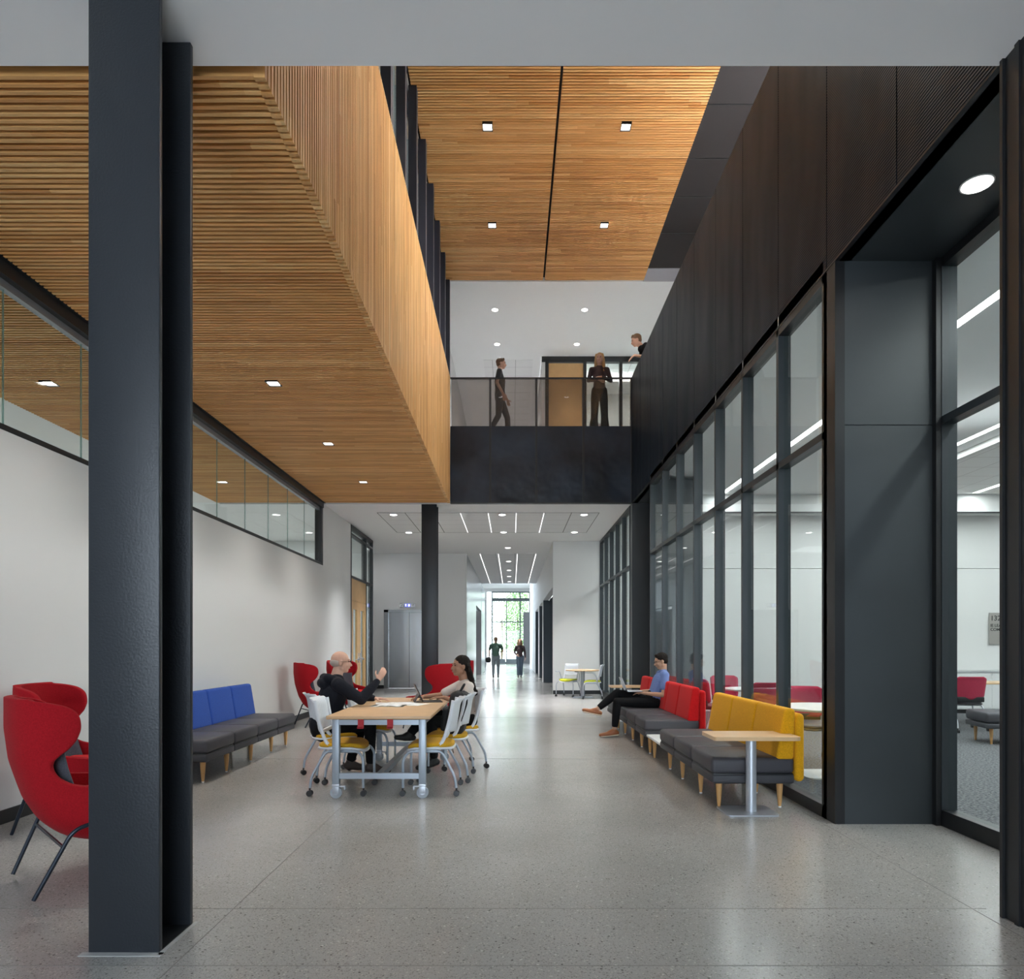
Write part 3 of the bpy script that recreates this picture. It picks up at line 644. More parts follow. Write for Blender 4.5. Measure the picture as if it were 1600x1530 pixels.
MB().box(-.03,.03,.09,2.03,.178,.222).build('stretcher',F_['gsteel'],t)
for x,l in ((-.16,'left of the two red strap hooks hanging under the table end'),(.10,'right of the two red strap hooks hanging under the table end')):
    m=MB().box(x-.026,x+.026,.036,.046,.632,.705).box(x-.026,x+.026,.010,.046,.626,.640).box(x-.022,x+.03,.010,.018,.632,.655)
    o=m.build('strap_hook',F_['redtag']); o.location=(-1.182,6.02,0); setp(o,l,'hook',group='red strap hooks')
# ---------------- task chair
def task_chair(kind,seatm,backm,mesh,legm,arms=False,back_solid=False):
    r=root(kind,(0,0,0),0,'','chair')
    # seat pan + pad
    def pan(z0,z1,s,rr,front=.02):
        bm=bmesh.new(); n=28; rows=[]
        for j in range(5):
            fz=j/4; sc=s-(.5-abs(fz-.5))*0 - (rr if j in (0,4) else 0); z=z0+(z1-z0)*fz
            ring=[]
            for k in range(n):
                a=2*PI*k/n; ca,sa=math.cos(a),math.sin(a); e=3.2
                x=math.copysign(abs(ca)**(2/e),ca)*.235*sc/1.0; y=math.copysign(abs(sa)**(2/e),sa)*.225*sc
                zz=z-(.035*max(0,(y-.1)/.125)**2 if y>.1 else 0)+.012*((abs(x)/.23)**2)
                ring.append(bm.verts.new((x,y+.015,zz)))
            rows.append(ring)
        for a,b in zip(rows,rows[1:]):
            for k in range(n): bm.faces.new((a[k],a[(k+1)%n],b[(k+1)%n],b[k]))
        bm.faces.new(rows[0][::-1]); bm.faces.new(rows[-1]); m=MB(); m.cs=True; bm.verts.index_update()
        m.add([v.co[:] for v in bm.verts],[[v.index for v in f.verts] for f in bm.faces]); bm.free(); return m
    pan(.405,.425,1.0,.02).build('seat_pan',F_['wht'] if not back_solid else M['black'],r)
    pan(.423,.462,.95,.06).build('seat_cushion',seatm,r)
    # back: curved panel
    def backsurf(z0,z1,w0,w1,th,off=0,nu=12,nv=12,rnd=.0):
        m=MB(); m.cs=True; vs=[]
        for sgn in (0,1):
            for j in range(nv+1):
                v=j/nv; z=z0+(z1-z0)*v; w=w0+(w1-w0)*v
                edge=1
                if rnd:
                    dz=min(z1-z,z-z0); 
                    if dz<rnd: edge=1-(rnd-math.sqrt(max(0,rnd*rnd-(rnd-dz)**2)))/w
                for i in range(nu+1):
                    u=-1+2*i/nu; x=u*w*edge
                    zz=(z-.46)
                    y=-.185-.16*zz+.055*u*u -(.09*max(0,(z-.80)/.07)**2*.35) - th*sgn+off
                    vs.append((x,y,z))
        W_=nu+1; P=W_*(nv+1); fs=[]
        for j in range(nv):
            for i in range(nu):
                a=j*W_+i; fs.append((a,a+1,a+W_+1,a+W_)); fs.append((P+a,P+a+W_,P+a+W_+1,P+a+1))
        for i in range(nu):
            fs.append((i,P+i,P+i+1,i+1)); a=nv*W_+i; fs.append((a,a+1,P+a+1,P+a))
        for j in range(nv):
            a=j*W_; fs.append((a,a+W_,P+a+W_,P+a)); a=j*W_+nu; fs.append((a,P+a,P+a+W_,a+W_))
        m.add(vs,fs); return m
    if back_solid:
        backsurf(.50,.865,.215,.235,.03,rnd=.06).build('backrest',backm,r)
        MB().bbox(-.2,.2,-.22,-.19,.46,.54,r=.01).build('back_bracket',M['black'],r)
    else:
        backsurf(.565,.875,.196,.222,.014,rnd=.03).build('backrest',mesh,r)
        for sx in (-1,1):
            pts=[(sx*.205,-.205,.86),(sx*.2,-.185,.74),(sx*.192,-.155,.62),(sx*.195,-.125,.52),(sx*.20,-.085,.45),(sx*.205,.02,.415),(sx*.205,.13,.413)]
            MB().tube(bend(pts,.05),.017,10,rs=None).build('back_arm',F_['wht'],r)
        MB().bbox(-.19,.19,-.165,-.145,.555,.59,r=.008).build('back_rail',F_['wht'],r)
    for sx in (-1,1):
        x=sx*.215; xo=sx*.25
        MB().tube(bend([(x,.14,.405),(x,-.10,.405),(xo,-.225,.17),(xo,-.235,.075)],.06),.0125,10).build('leg',legm,r)
        MB().tube(bend([(x,-.08,.398),(x,.20,.398),(xo,.245,.33),(xo,.245,.075)],.06),.0125,10).build('leg',legm,r)
        if arms:
            MB().tube(bend([(xo+sx*.0,-.12,.40),(xo+sx*.03,-.10,.55),(xo+sx*.03,-.02,.665),(xo+sx*.03,.20,.67)],.05),.0125,10).build('armrest',legm,r)
        for y in (-.238,.248):
            c=MB(); c.tube([(xo-.024,y,.027),(xo-.005,y,.027)],.0265,18); c.tube([(xo+.005,y,.027),(xo+.024,y,.027)],.0265,18); c.tube([(xo-.006,y,.027),(xo+.006,y,.027)],.012,10)
            c.tube([(xo,y,.03),(xo,y,.08)],.009,8); c.build('caster',F_['caster'],r)
    MB().tube([(-.215,.02,.398),(.215,.02,.398)],.011,8).tube([(-.215,-.07,.398),(.215,-.07,.398)],.011,8).build('crossbar',legm,r)
    return r
def dirz(dx,dy): return math.atan2(dy,dx)-PI/2
G='white chairs around the oak table'
ch=task_chair('task_chair',F_['seaty'],F_['wht'],F_['mesh'],F_['gsteel'])
place(ch,(-1.59,6.42,0),dirz(1,0),'white chair with mustard seat, empty, at the near left of the table',G,first=True)
place(ch,(-1.86,7.09,0),dirz(.86,.52),'white chair with mustard seat under the bald man in black',G)
place(ch,(-1.62,7.78,0),dirz(1,.0),'white mustard chair mostly hidden beyond the bald man',G)
place(ch,(-.74,6.42,0),dirz(-1,0),'white chair with mustard seat, empty, at the near right of the table',G)
place(ch,(-.66,7.02,0),dirz(-1,0.05),'white chair holding the black backpack, right side of the table',G)
place(ch,(-.60,7.72,0),dirz(-.92,-.38),'white chair under the curly haired woman in beige',G)
cl=task_chair('lime_chair',F_['lime'],F_['wht'],F_['mesh'],F_['silver'],arms=True)
place(cl,(2.08,17.55,0),dirz(-1,.12),'white armchair with lime seat right of the round table',"lime seated chairs",first=True)
place(cl,(1.52,18.35,0),dirz(-.5,-.86),'white armchair with lime seat left behind the round table',"lime seated chairs")
r=root('round_table',(1.86,17.95,0),0,'small round oak topped pedestal table by the far white wall','table')
MB().lathe([(.44,.70),(.45,.705),(.45,.725),(.44,.73)],n=48).build('table_top',F_['tabletop'],r)
MB().lathe([(.055,.012),(.055,.70)],n=20).build('pedestal',F_['gsteel'],r); MB().prism(smooth_round([(-.26,-.22),(.26,-.22),(.26,.22),(-.26,.22)],.06),0,.012).build('base_plate',F_['gsteel'],r)
# study room chairs and tables
cc=task_chair('study_chair',F_['vin'],F_['crim'],None,F_['wht'],arms=False,back_solid=True)
GC='crimson backed study room chairs'
place(cc,(3.52,8.10,0),dirz(-.12,-1),'crimson backed chair behind the glass, at the round white table',GC,first=True)
place(cc,(3.45,9.40,0),dirz(.0,1),'crimson backed chair behind the glass, above the yellow sofa middle',GC)
place(cc,(3.52,11.1,0),dirz(.05,-1),'crimson backed chair behind the glass, farthest beyond the yellow sofa',GC)
place(cc,(3.05,10.35,0),dirz(1,.2),'crimson backed chair seen from its side just left of the yellow cushions',GC)
place(cc,(7.35,11.1,0),dirz(.15,1),'crimson backed chair beyond the dark ottoman in the right window',GC)
place(cc,(7.75,12.55,0),dirz(-.2,-1),'crimson backed chair across the long table in the right window',GC)
place(cc,(6.75,10.9,0),dirz(.3,1),'crimson backed chair at the left edge of the right window',GC)
def rtable(x,y,rad,label,m,h=.72):
    r=root('pedestal_table',(x,y,0),0,label,'table')
    MB().lathe([(rad-.012,h-.025),(rad,h-.02),(rad,h-.004),(rad-.006,h)],n=56).build('table_top',m,r)
    MB().lathe([(.04,.014),(.04,h-.025)],n=20).build('pedestal',F_['gsteel'],r); MB().prism(smooth_round([(-.3,-.27),(.3,-.27),(.3,.27),(-.3,.27)],.09),0,.014).build('base_plate',F_['wtop'],r)
rtable(3.32,7.18,.52,'round white table just behind the glass, right of the yellow sofa',F_['wtop'])
rtable(3.62,10.2,.45,'round white table deeper in the study room, seen above the yellow sofa',F_['wtop'])
rtable(7.85,9.9,.35,'white table edge in the right window beside the crimson chair',F_['wtop'])
r=root('meeting_table',(7.6,11.9,0),0,'long pale wood table in the study room behind the crimson chairs','table')
MB().bbox(-.9,1.5,-.32,.32,.70,.73,r=.006).build('table_top',M['birch2'],r)
for x in (-.6,1.2):
    MB().tube([(x,0,.03),(x,0,.70)],.03,12).build('leg',F_['gsteel'],r); MB().bbox(x-.3,x+.3,-.03,.03,0,.03,r=.01).build('foot',F_['gsteel'],r)
r=root('ottoman_bench',(6.5,9.35,0),dirz(1,-.18)+PI/2,'dark grey bench end with a wooden leg in the right window','bench')
MB().bbox(0,1.3,0,.62,.22,.29,r=.015).build('base',F_['vin2'],r); MB().bbox(0,1.3,0,.62,.30,.44,r=.035).build('seat_cushion',F_['vin'],r)
for x in (.1,1.2):
    for y in (.09,.53): MB().lathe([(.014,0),(.026,.22)],(x,y,0),n=12).build('leg',F_['leg'],r)
r=root('low_cabinet',(10.4,13.9,0),0,'low white cabinet against the back wall of the study room','cabinet')
MB().box(-1.6,1.6,-.2,.22,.08,.82).build('body',F_['wtop'],r); MB().box(-1.62,1.62,-.22,.24,.82,.85).build('cabinet_top',mat('cabinet_grey',(.4,.41,.42),.5),r)
for k in range(4): MB().box(-1.57+.8*k,-.83+.8*k,-.215,-.2,.1,.80).build('door',F_['wtop'],r)
MB().box(-1.55,1.55,-.15,.2,0,.08).build('plinth',M['black'],r)
# sign on the study room wall
s=root('room_sign',(10.22,14.15,1.71),0,'grey sign with room number 1320 on the study room back wall','sign')
MB().bbox(-.34,.34,-.012,.0,-.33,.33,r=.004).build('plate',mat('sign_taupe',(.33,.31,.29),.5),s)
def text(txt,size,loc,parent,m,name='lettering',align='LEFT'):
    cu=bpy.data.curves.new('t','FONT'); cu.body=txt; cu.size=size; cu.align_x=align; cu.extrude=.001; cu.space_line=1.0; cu.offset=.0012
    o=bpy.data.objects.new('t',cu); link(o); dg=bpy.context.evaluated_depsgraph_get(); me=bpy.data.meshes.new_from_object(o.evaluated_get(dg)); bpy.data.objects.remove(o)
    me.materials.clear(); me.materials.append(m); q=link(bpy.data.objects.new(name,me)); q.parent=parent; q.location=loc; q.rotation_euler=(PI/2,0,0); return q
tm=mat('sign_ink',(.015,.015,.015),.5)
text('1320',.145,(-.315,-.014,.17),s,tm,'room_number'); text('IE LEARNING\nCOMMUNITY',.085,(-.315,-.014,.04),s,tm,'room_name')
# ---------------- wing chairs
def interp(tab,x):
    if x<=tab[0][0]: return tab[0][1]
    for (a,b),(c,d) in zip(tab,tab[1:]):
        if x<=c:
            t=(x-a)/(c-a); t=t*t*(3-2*t) if False else t; return b+(d-b)*t
    return tab[-1][1]
def wing_chair():
    r=root('wing_chair',(0,0,0),0,'','armchair')
    yb=[(.235,-.05),(.26,-.15),(.30,-.23),(.37,-.31),(.51,-.385),(.72,-.445),(.9,-.465),(1.10,-.465)]
    xs=[(.235,.17),(.26,.235),(.30,.275),(.40,.30),(.7,.305),(.9,.325),(1.1,.315)]
    yf=[(.235,.10),(.26,.18),(.30,.23),(.40,.27),(.50,.28),(.535,.26),(.550,.12),(.565,-.06),(.59,-.20),(.63,-.275),(.67,-.305),(.71,-.315),(.74,-.305),(.77,-.27),(.80,-.235),(.84,-.205),(.90,-.185),(.95,-.185),(.99,-.20),(1.02,-.23),(1.04,-.275),(1.055,-.34),(1.065,-.41)]
    zs=[.235,.245,.27,.30,.33,.38,.43,.48,.51,.535,.548,.56,.575,.59,.61,.64,.67,.70,.73,.755,.775,.795,.815,.84,.87,.90,.93,.96,.985,1.005,1.02,1.033,1.045,1.055,1.065,1.075]
    nu=26; vs=[]; fs=[]
    def row(z):
        b=interp(yb,z); X=interp(xs,z); F=interp(yf,z); D=.24; pts=[]
        for k in range(61):
            a=k/60*PI/2; x=X*math.sin(a)**.75; y=b+D*(1-math.cos(a)**.85)
            if y>F: break
            pts.append(Vector((x,y,z)))
        if F>b+D:
            for k in range(1,21): pts.append(Vector((X,b+D+(F-b-D)*k/20,z)))
        if len(pts)<2: pts.append(pts[0]+Vector((.02,0,0)))
        L=[0]
        for p,q in zip(pts,pts[1:]): L.append(L[-1]+(q-p).length)
        h=nu//2; out=[]
        for k in range(h+1):
            t=L[-1]*k/h; m_=0
            while m_<len(L)-2 and L[m_+1]<t: m_+=1
            u=(t-L[m_])/max(1e-6,L[m_+1]-L[m_]); out.append(pts[m_].lerp(pts[m_+1],min(1,u)))
        return [Vector((-p.x,p.y,z)) for p in out[:0:-1]]+out
    for z in zs: vs+=row(z)
    W_=nu+1
    for j in range(len(zs)-1):
        for i in range(nu): a=j*W_+i; fs.append((a,a+1,a+W_+1,a+W_))
    m=MB(); m.cs=True; m.add(vs,fs); o=m.build('shell',F_['red'],r)
    sol=o.modifiers.new('s','SOLIDIFY'); sol.thickness=.05; sol.offset=-.5
    ss=o.modifiers.new('b','SUBSURF'); ss.levels=1; ss.render_levels=2
    # inner grey lining following the back
    vs=[]; fs=[]; zz=[.44,.5,.56,.62,.68,.74,.79,.82]; n2=12
    for z in zz:
        rw=row(z); h=nu//2; full=[]
        b=interp(yb,z); X=interp(xs,z)
        for i in range(n2+1):
            a=(-1+2*i/n2)*1.15; vs.append(Vector((math.copysign(X*abs(math.sin(a))**.75,a)*.80,b+.24*(1-math.cos(a)**.85)+.075,z)))
    for j in range(len(zz)-1):
        for i in range(n2): a=j*(n2+1)+i; fs.append((a,a+1,a+n2+2,a+n2+1))
    m=MB(); m.cs=True; m.add(vs,fs); o=m.build('lumbar_lining',F_['grey'],r); sol=o.modifiers.new('s','SOLIDIFY'); sol.thickness=.02; sol.offset=0
    MB().bbox(-.245,.245,-.27,.27,.36,.50,r=.05,seg=5).build('seat_cushion',F_['red2'],r)
    MB().bbox(-.19,.19,-.17,.20,.262,.38,r=.03,seg=3).build('seat_base',F_['red'],r)
    for sx in (-1,1):
        x0=sx*.365
        MB().tube(bend([(sx*.29,-.40,.012),(x0,-.235,.37),(x0,.17,.44),(sx*.30,.32,.012)],.06,5),.0115,10).build('leg_frame',F_['rod'],r)
    MB().tube([(-.335,-.275,.275),(.335,-.275,.275)],.009,8).tube(bend([(-.335,.25,.24),(0,.2,.22),(.335,.25,.24)],.05),.009,8).build('crossbar',F_['rod'],r)
    return r
wc=wing_chair(); GW='red wing chairs'
def wing_at(rm,f,label,first=False,back=.40):
    n=math.hypot(*f); f=(f[0]/n,f[1]/n); return place(wc,(rm[0]+f[0]*back,rm[1]+f[1]*back,0),dirz(*f),label,GW,first)
wing_at((-2.735,3.815),(1,1),'red wing chair nearest the camera, partly behind the big column',first=True)
wing_at((-3.60,5.16),(1,.1),'red wing chair by the left wall behind the nearest one')
wing_at((-3.555,11.44),(.83,.56),'red wing chair by the wall, left behind the bald man')
wing_at((-3.45,13.5),(.80,-.60),'red wing chair behind the bald man\'s head')
place(wc,(-1.34,11.2,0),dirz(-.80,.60),'red wing chair in the middle seen from behind, before the far column',GW)
place(wc,(-1.22,13.1,0),dirz(-.9,-.3),'red wing chair half hidden by the curly haired woman\'s face',GW)
# ---------------- things on the table
def flat(name,label,cat,x,y,z,rz,w,d,h,m,r_=.002,grp=None):
    o=MB().bbox(-w/2,w/2,-d/2,d/2,0,h,r=r_,seg=1).build(name,m); o.location=(x,y,z); o.rotation_euler=(0,0,rz); return setp(o,label,cat,grp)
nb=root('open_notebook',(-1.27,7.02,.741),-.03,'open white notebook lying nearest on the table','notebook')
for sx in (-1,1):
    v=[];f=[]
    for i in range(9):
        t=i/8; x=sx*(.004+.165*t); z=.018*math.sin(PI*min(1,t*1.2+.15))*(1-t*.4)+.002
        v+=[(x,-.12,z),(x,.12,z)]
    for i in range(8): f.append((2*i,2*i+2,2*i+3,2*i+1) if sx>0 else (2*i,2*i+1,2*i+3,2*i+2))
    m=MB(); m.cs=True; m.add(v,f); o=m.build('page_block',F_['paper'],nb); s_=o.modifiers.new('s','SOLIDIFY'); s_.thickness=.008; s_.offset=-1
MB().box(-.175,.175,-.125,.125,0,.002).build('cover',mat('notebook_cover',(.75,.72,.6),.6),nb)
flat('paper_sheet','loose paper sheet beyond the notebook, left one','paper',-1.35,7.30,.741,.2,.21,.28,.0015,F_['paper'],.0003,'loose papers')
flat('paper_sheet','loose paper sheet right of the notebook','paper',-1.02,7.18,.741,-.35,.21,.28,.0015,F_['paper'],.0003,'loose papers')
flat('paper_sheet','loose paper sheet between notebook and tablet','paper',-1.14,7.33,.743,.5,.21,.28,.0015,F_['paper'],.0003,'loose papers')
tb=root('tablet_computer',(-.99,7.55,.741),dirz(.95,.2),'dark tablet with kickstand and keyboard in front of the woman','tablet')
# local +y faces the woman
MB().bbox(-.145,.145,-.0,.21,0,.008,r=.003).build('keyboard',mat('keyboard_grey',(.05,.045,.05),.6),tb)
mt=Matrix.Translation((0,-.005,.012))@Matrix.Rotation(math.radians(25),4,'X')
MB().bbox(-.146,.146,-.005,.004,0,.205,r=.003,mat=mt).build('screen_back',mat('tablet_back',(.055,.05,.052),.35,metal=.5),tb)
MB().bbox(-.147,.147,.004,.0055,0,.206,r=.0005,mat=mt).build('screen_glass',F_['lace'],tb)
MB().bbox(-.146,.146,-.005,.0,-.0,.115,r=.001,mat=Matrix.Translation((0,-.095,.0))@Matrix.Rotation(math.radians(-32),4,'X')).build('kickstand',F_['vin'],tb)
# backpack on the chair
bp=root('backpack',(-.63,7.03,.462),dirz(-1,0.05),'black backpack propped on the middle right chair at the table','backpack')
mt=Matrix.Rotation(math.radians(8),4,'X')
MB().bbox(-.16,.16,-.14,.05,0,.44,r=.07,seg=6,mat=mt).build('body',F_['bag'],bp)
MB().bbox(-.13,.13,.03,.10,.02,.26,r=.03,seg=4,mat=mt).build('front_pocket',F_['bag'],bp)
MB().tube(bend([(-.04,-.10,.43),(-.04,-.14,.50),(.04,-.14,.50),(.04,-.10,.43)],.03),.010,8).build('grab_handle',F_['bag'],bp)
for sx in (-1,1): MB().tube(bend([(sx*.10,-.12,.42),(sx*.20,-.20,.36),(sx*.21,-.12,.12),(sx*.13,-.08,.03)],.09),.012,8).build('shoulder_strap',F_['bag'],bp)
MB().tube(bend([(.13,.0,.03),(.22,.0,-.02),(.22,.02,-.16),(.21,.0,-.24)],.04),.004,6).build('loose_strap',F_['bag'],bp)
print('furniture ok')
# ================================================================ people
SK=dict(pale=mat('skin_fair',(.60,.36,.27),.55,spec=.35), tan=mat('skin_tan',(.50,.29,.19),.55,spec=.35), brown=mat('skin_brown',(.36,.19,.12),.5,spec=.35))
def V(*a): return Vector(a)
class Blob:
    """closed primitives that a voxel remesh fuses into one continuous skin"""
    def __init__(s): s.m=MB()
    def cap(s,p0,r0,p1,r1,side=None,n=14):
        """tapered limb, r=(a,b): a along 'side', b across"""
        p0=Vector(p0);p1=Vector(p1); d=p1-p0; L=d.length
        if L<1e-5: d=V(0,0,1); L=1e-5
        d=d/L; r0=r0 if isinstance(r0,tuple) else (r0,r0); r1=r1 if isinstance(r1,tuple) else (r1,r1)
        sd=Vector(side) if side is not None else (V(1,0,0) if abs(d.x)<.9 else V(0,1,0))
        a=(sd-d*sd.dot(d)).normalized(); b=d.cross(a)
        rings=[]; K=5
        for k in range(1,K+1):
            t=k/K*PI/2; rings.append((p0-d*((r0[0]+r0[1])/2*math.cos(t)),r0[0]*math.sin(t),r0[1]*math.sin(t)))
        for k in range(1,5): t=k/5; rings.append((p0+d*L*t,r0[0]+(r1[0]-r0[0])*t,r0[1]+(r1[1]-r0[1])*t))
        for k in range(K,0,-1):
            t=k/K*PI/2; rings.append((p1+d*((r1[0]+r1[1])/2*math.cos(t)),r1[0]*math.sin(t),r1[1]*math.sin(t)))
        vs=[]; fs=[]
        for c,ra,rb in rings:
            for k in range(n):
                t=2*PI*k/n; vs.append(c+a*ra*math.cos(t)+b*rb*math.sin(t))
        m=len(rings)
        for i in range(m-1):
            for k in range(n): k2=(k+1)%n; fs.append((i*n+k,i*n+k2,(i+1)*n+k2,(i+1)*n+k))
        fs.append(list(range(n))[::-1]); fs.append([(m-1)*n+k for k in range(n)])
        s.m.add(vs,fs); return s
    def ell(s,c,r,ax=None,n=16,h=10):
        c=Vector(c); A=ax or (V(1,0,0),V(0,1,0),V(0,0,1)); vs=[];fs=[]
        for j in range(1,h):
            ph=PI*j/h
            for k in range(n):
                t=2*PI*k/n; vs.append(c+A[0]*r[0]*math.sin(ph)*math.cos(t)+A[1]*r[1]*math.sin(ph)*math.sin(t)+A[2]*r[2]*math.cos(ph))
        for j in range(h-2):
            for k in range(n): k2=(k+1)%n; fs.append((j*n+k,(j+1)*n+k,(j+1)*n+k2,j*n+k2))
        t=len(vs); vs.append(c+A[2]*r[2]); vs.append(c-A[2]*r[2])
        for k in range(n): k2=(k+1)%n; fs.append((t,k,k2)); fs.append((t+1,(h-2)*n+k2,(h-2)*n+k))
        s.m.add(vs,fs); return s
    def chain(s,pts,rs,side=None):
        for (a,b),(p,q) in zip(zip(pts,pts[1:]),zip(rs,rs[1:])): s.cap(a,p,b,q,side)
        return s
    def build(s,name,m,parent,vox=.007,sm=2):
        o=s.m.build(name,m,parent)
        r=o.modifiers.new('r','REMESH'); r.mode='VOXEL'; r.voxel_size=vox; r.use_smooth_shade=True
        if sm: q=o.modifiers.new('s','SMOOTH'); q.factor=.5; q.iterations=sm
        dg=bpy.context.evaluated_depsgraph_get(); me=bpy.data.meshes.new_from_object(o.evaluated_get(dg)); old=o.data
        o.modifiers.clear(); o.data=me; bpy.data.meshes.remove(old); me.name=name
        me.materials.clear(); me.materials.append(m); me.polygons.foreach_set('use_smooth',[True]*len(me.polygons))
        return o
def hand(B,W,D,Nn,curl=.5,k=1.0,mirror=1,spread=.12):
    """W wrist, D direction of the fingers, Nn palm normal (fingers curl to it)"""
    D=D.normalized(); Nn=(Nn-D*Nn.dot(D)).normalized(); S=D.cross(Nn)*mirror
    B.cap(W,(.026*k,.018*k),W+D*.075*k,(.037*k,.013*k),side=S)
    for i,(o,l) in enumerate(((-.029,.058),(-.010,.078),(.010,.082),(.029,.072))):
        p=W+D*.080*k+S*o*k; d=(D+S*o*spread*30*.1).normalized(); pr=.0088*k
        a1=curl*.7; d1=(d*math.cos(a1)+Nn*math.sin(a1)); p1=p+d1*l*.5*k; a2=curl*1.5; d2=(d*math.cos(a2)+Nn*math.sin(a2)); p2=p1+d2*l*.5*k
        B.cap(p-D*.01,pr*1.05,p1,pr); B.cap(p1,pr,p2,pr*.82)
    t0=W+D*.022*k+S*.030*k; t1=t0+(D*.6+S*.65+Nn*.3).normalized()*.042*k; t2=t1+(D*.9+S*.2+Nn*.35).normalized()*.034*k
    B.cap(t0,.0125*k,t1,.0105*k); B.cap(t1,.0105*k,t2,.0085*k)
def person(label,loc,rz,J,skin,style,group=None):
    r=root('person',loc,rz,label,'person',group)
    g=lambda k:Vector(J[k])
    vox=style.get('vox',.0075); female=style.get('female',False); w=style.get('w',1.0)
    P,C,N,H=g('P'),g('C'),g('N'),g('H'); F=g('F').normalized(); U=(g('U') if 'U' in J else V(0,0,1)); U=(U-F*U.dot(F)).normalized(); R=F.cross(U)
    bodyF=g('BF') if 'BF' in J else V(0,1,0); side=(g('SR')-g('SL')).normalized()
    B=Blob()
    # head
    A=(R,F,U)
    B.ell(H+U*.028-F*.012,(.073,.094,.088),A); B.ell(H-U*.030+F*.018,(.060,.072,.078),A); B.ell(H-U*.082+F*.052,(.034,.030,.024),A)
    B.cap(H-U*.060-R*.045+F*.0,.022,H-U*.085+F*.045,.022); B.cap(H-U*.060+R*.045,.022,H-U*.085+F*.045,.022)
    B.cap(H+F*.082+U*.012,.0085,H+F*.106-U*.026,.0125); B.ell(H+F*.096-U*.032,(.017,.012,.009),A)
    B.cap(H+F*.080+U*.030-R*.032,.009,H+F*.080+U*.030+R*.032,.009); B.cap(H+F*.086-U*.056-R*.016,.008,H+F*.086-U*.056+R*.016,.008)
    for s_ in (-1,1): B.ell(H+R*s_*.073-F*.008-U*.008,(.010,.020,.031),A); B.ell(H+F*.060-U*.028+R*s_*.032,(.022,.02,.02),A)
    B.cap(N-U*.02,(.060*w,.056*w),H-U*.055-F*.02,(.052*w**.5,.054),side=side)
    # torso
    sw=(.115 if female else .13)*w
    B.cap(P,(.145*w,.105*w),P.lerp(C,.45),(.120*w,.090*w),side=side); B.cap(P.lerp(C,.45),(.120*w,.090*w),C,(.150*w,.105*w),side=side); B.cap(C,(.145*w,.10*w),N-V(0,0,.05),(.09*w,.065*w),side=side)
    for s_ in 'RL':
        S,E,Wr=g('S'+s_),g('E'+s_),g('W'+s_)
        B.cap(N-V(0,0,.045),.055*w,S,.050*w); B.chain([S,S.lerp(E,.5),E],[.050*w,.043*w,.036*w])
        B.chain([E,E.lerp(Wr,.35),Wr],[.037*w,.036*w,.024])
        if 'HD'+s_ in J: hand(B,Wr,g('HD'+s_),g('HN'+s_),J.get('curl'+s_,.5),style.get('hk',1.0),J.get('mir'+s_,1 if s_=='R' else -1))
        hp=P+side*(.085 if s_=='R' else -.085)-V(0,0,.02) if 'hip'+s_ not in J else g('hip'+s_)
        K,An=g('K'+s_),g('A'+s_)
        B.chain([hp,hp.lerp(K,.5),K],[.085*w,.070*w,.052]); B.chain([K,K.lerp(An,.3),An],[.050,.052,.034])
        if style.get('barefeet',True): B.cap(An-V(0,0,.03),.034,g('T'+s_),.026)
    body=B.build('body',skin,r,vox,2)
    # clothes
    def cloth(name,m,prims,parent=r,vx=vox,sm=3):
        b=Blob(); prims(b); return b.build(name,m,parent,vx,sm)
    sl=style['sleeve']; off=.013
    def shirt(b):
        b.cap(P+V(0,0,.02),(.158*w,.122*w),P.lerp(C,.45),(.142*w,.112*w),side=side); b.cap(P.lerp(C,.45),(.142*w,.112*w),C,(.170*w,.125*w),side=side); b.cap(C,(.165*w,.118*w),N-V(0,0,.045),(.10*w,.075*w),side=side)
        for s_ in 'RL':
            S,E,Wr=g('S'+s_),g('E'+s_),g('W'+s_); b.cap(N-V(0,0,.05),.062*w,S,.062*w)
            if sl<=1: b.cap(S,.062*w,S.lerp(E,sl),.060*w)
            else: b.chain([S,S.lerp(E,.5),E],[.062*w,.056*w,.050*w]); b.chain([E,E.lerp(Wr,.5),E.lerp(Wr,sl-1)],[.050*w,.046*w,.036])
        if style.get('hood'):
            b.cap(N-bodyF*.10+V(0,0,.0)-side*.09,.050,N-bodyF*.10+side*.09,.050); b.cap(N-bodyF*.13-V(0,0,.05)-side*.05,.055,N-bodyF*.13-V(0,0,.05)+side*.05,.055)
            b.cap(N-side*.09-bodyF*.05+V(0,0,.0),.035,N+bodyF*.09-V(0,0,.07)-side*.04,.028); b.cap(N+side*.09-bodyF*.05,.035,N+bodyF*.09-V(0,0,.07)+side*.04,.028)
    if style.get('tuck') is None: pass
    cloth(style.get('topname','shirt'),style['top'],shirt)
    pw=style.get('pw',1.0)
    def trousers(b):
        b.cap(P+V(0,0,.05),(.150*w,.114*w),P-V(0,0,.03),(.152*w,.118*w),side=side)
        for s_ in 'RL':
            hp=P+side*(.085 if s_=='R' else -.085)-V(0,0,.02) if 'hip'+s_ not in J else g('hip'+s_)
            K,An=g('K'+s_),g('A'+s_); e=K.lerp(An,style.get('hem',.88))
            b.chain([hp,hp.lerp(K,.5),K],[.098*w,.083*w*pw,.064*pw]); b.chain([K,K.lerp(An,.4),e],[.064*pw,.060*pw,.049*pw*style.get('flare',1)])
    cloth(style.get('botname','trousers'),style['bottom'],trousers)
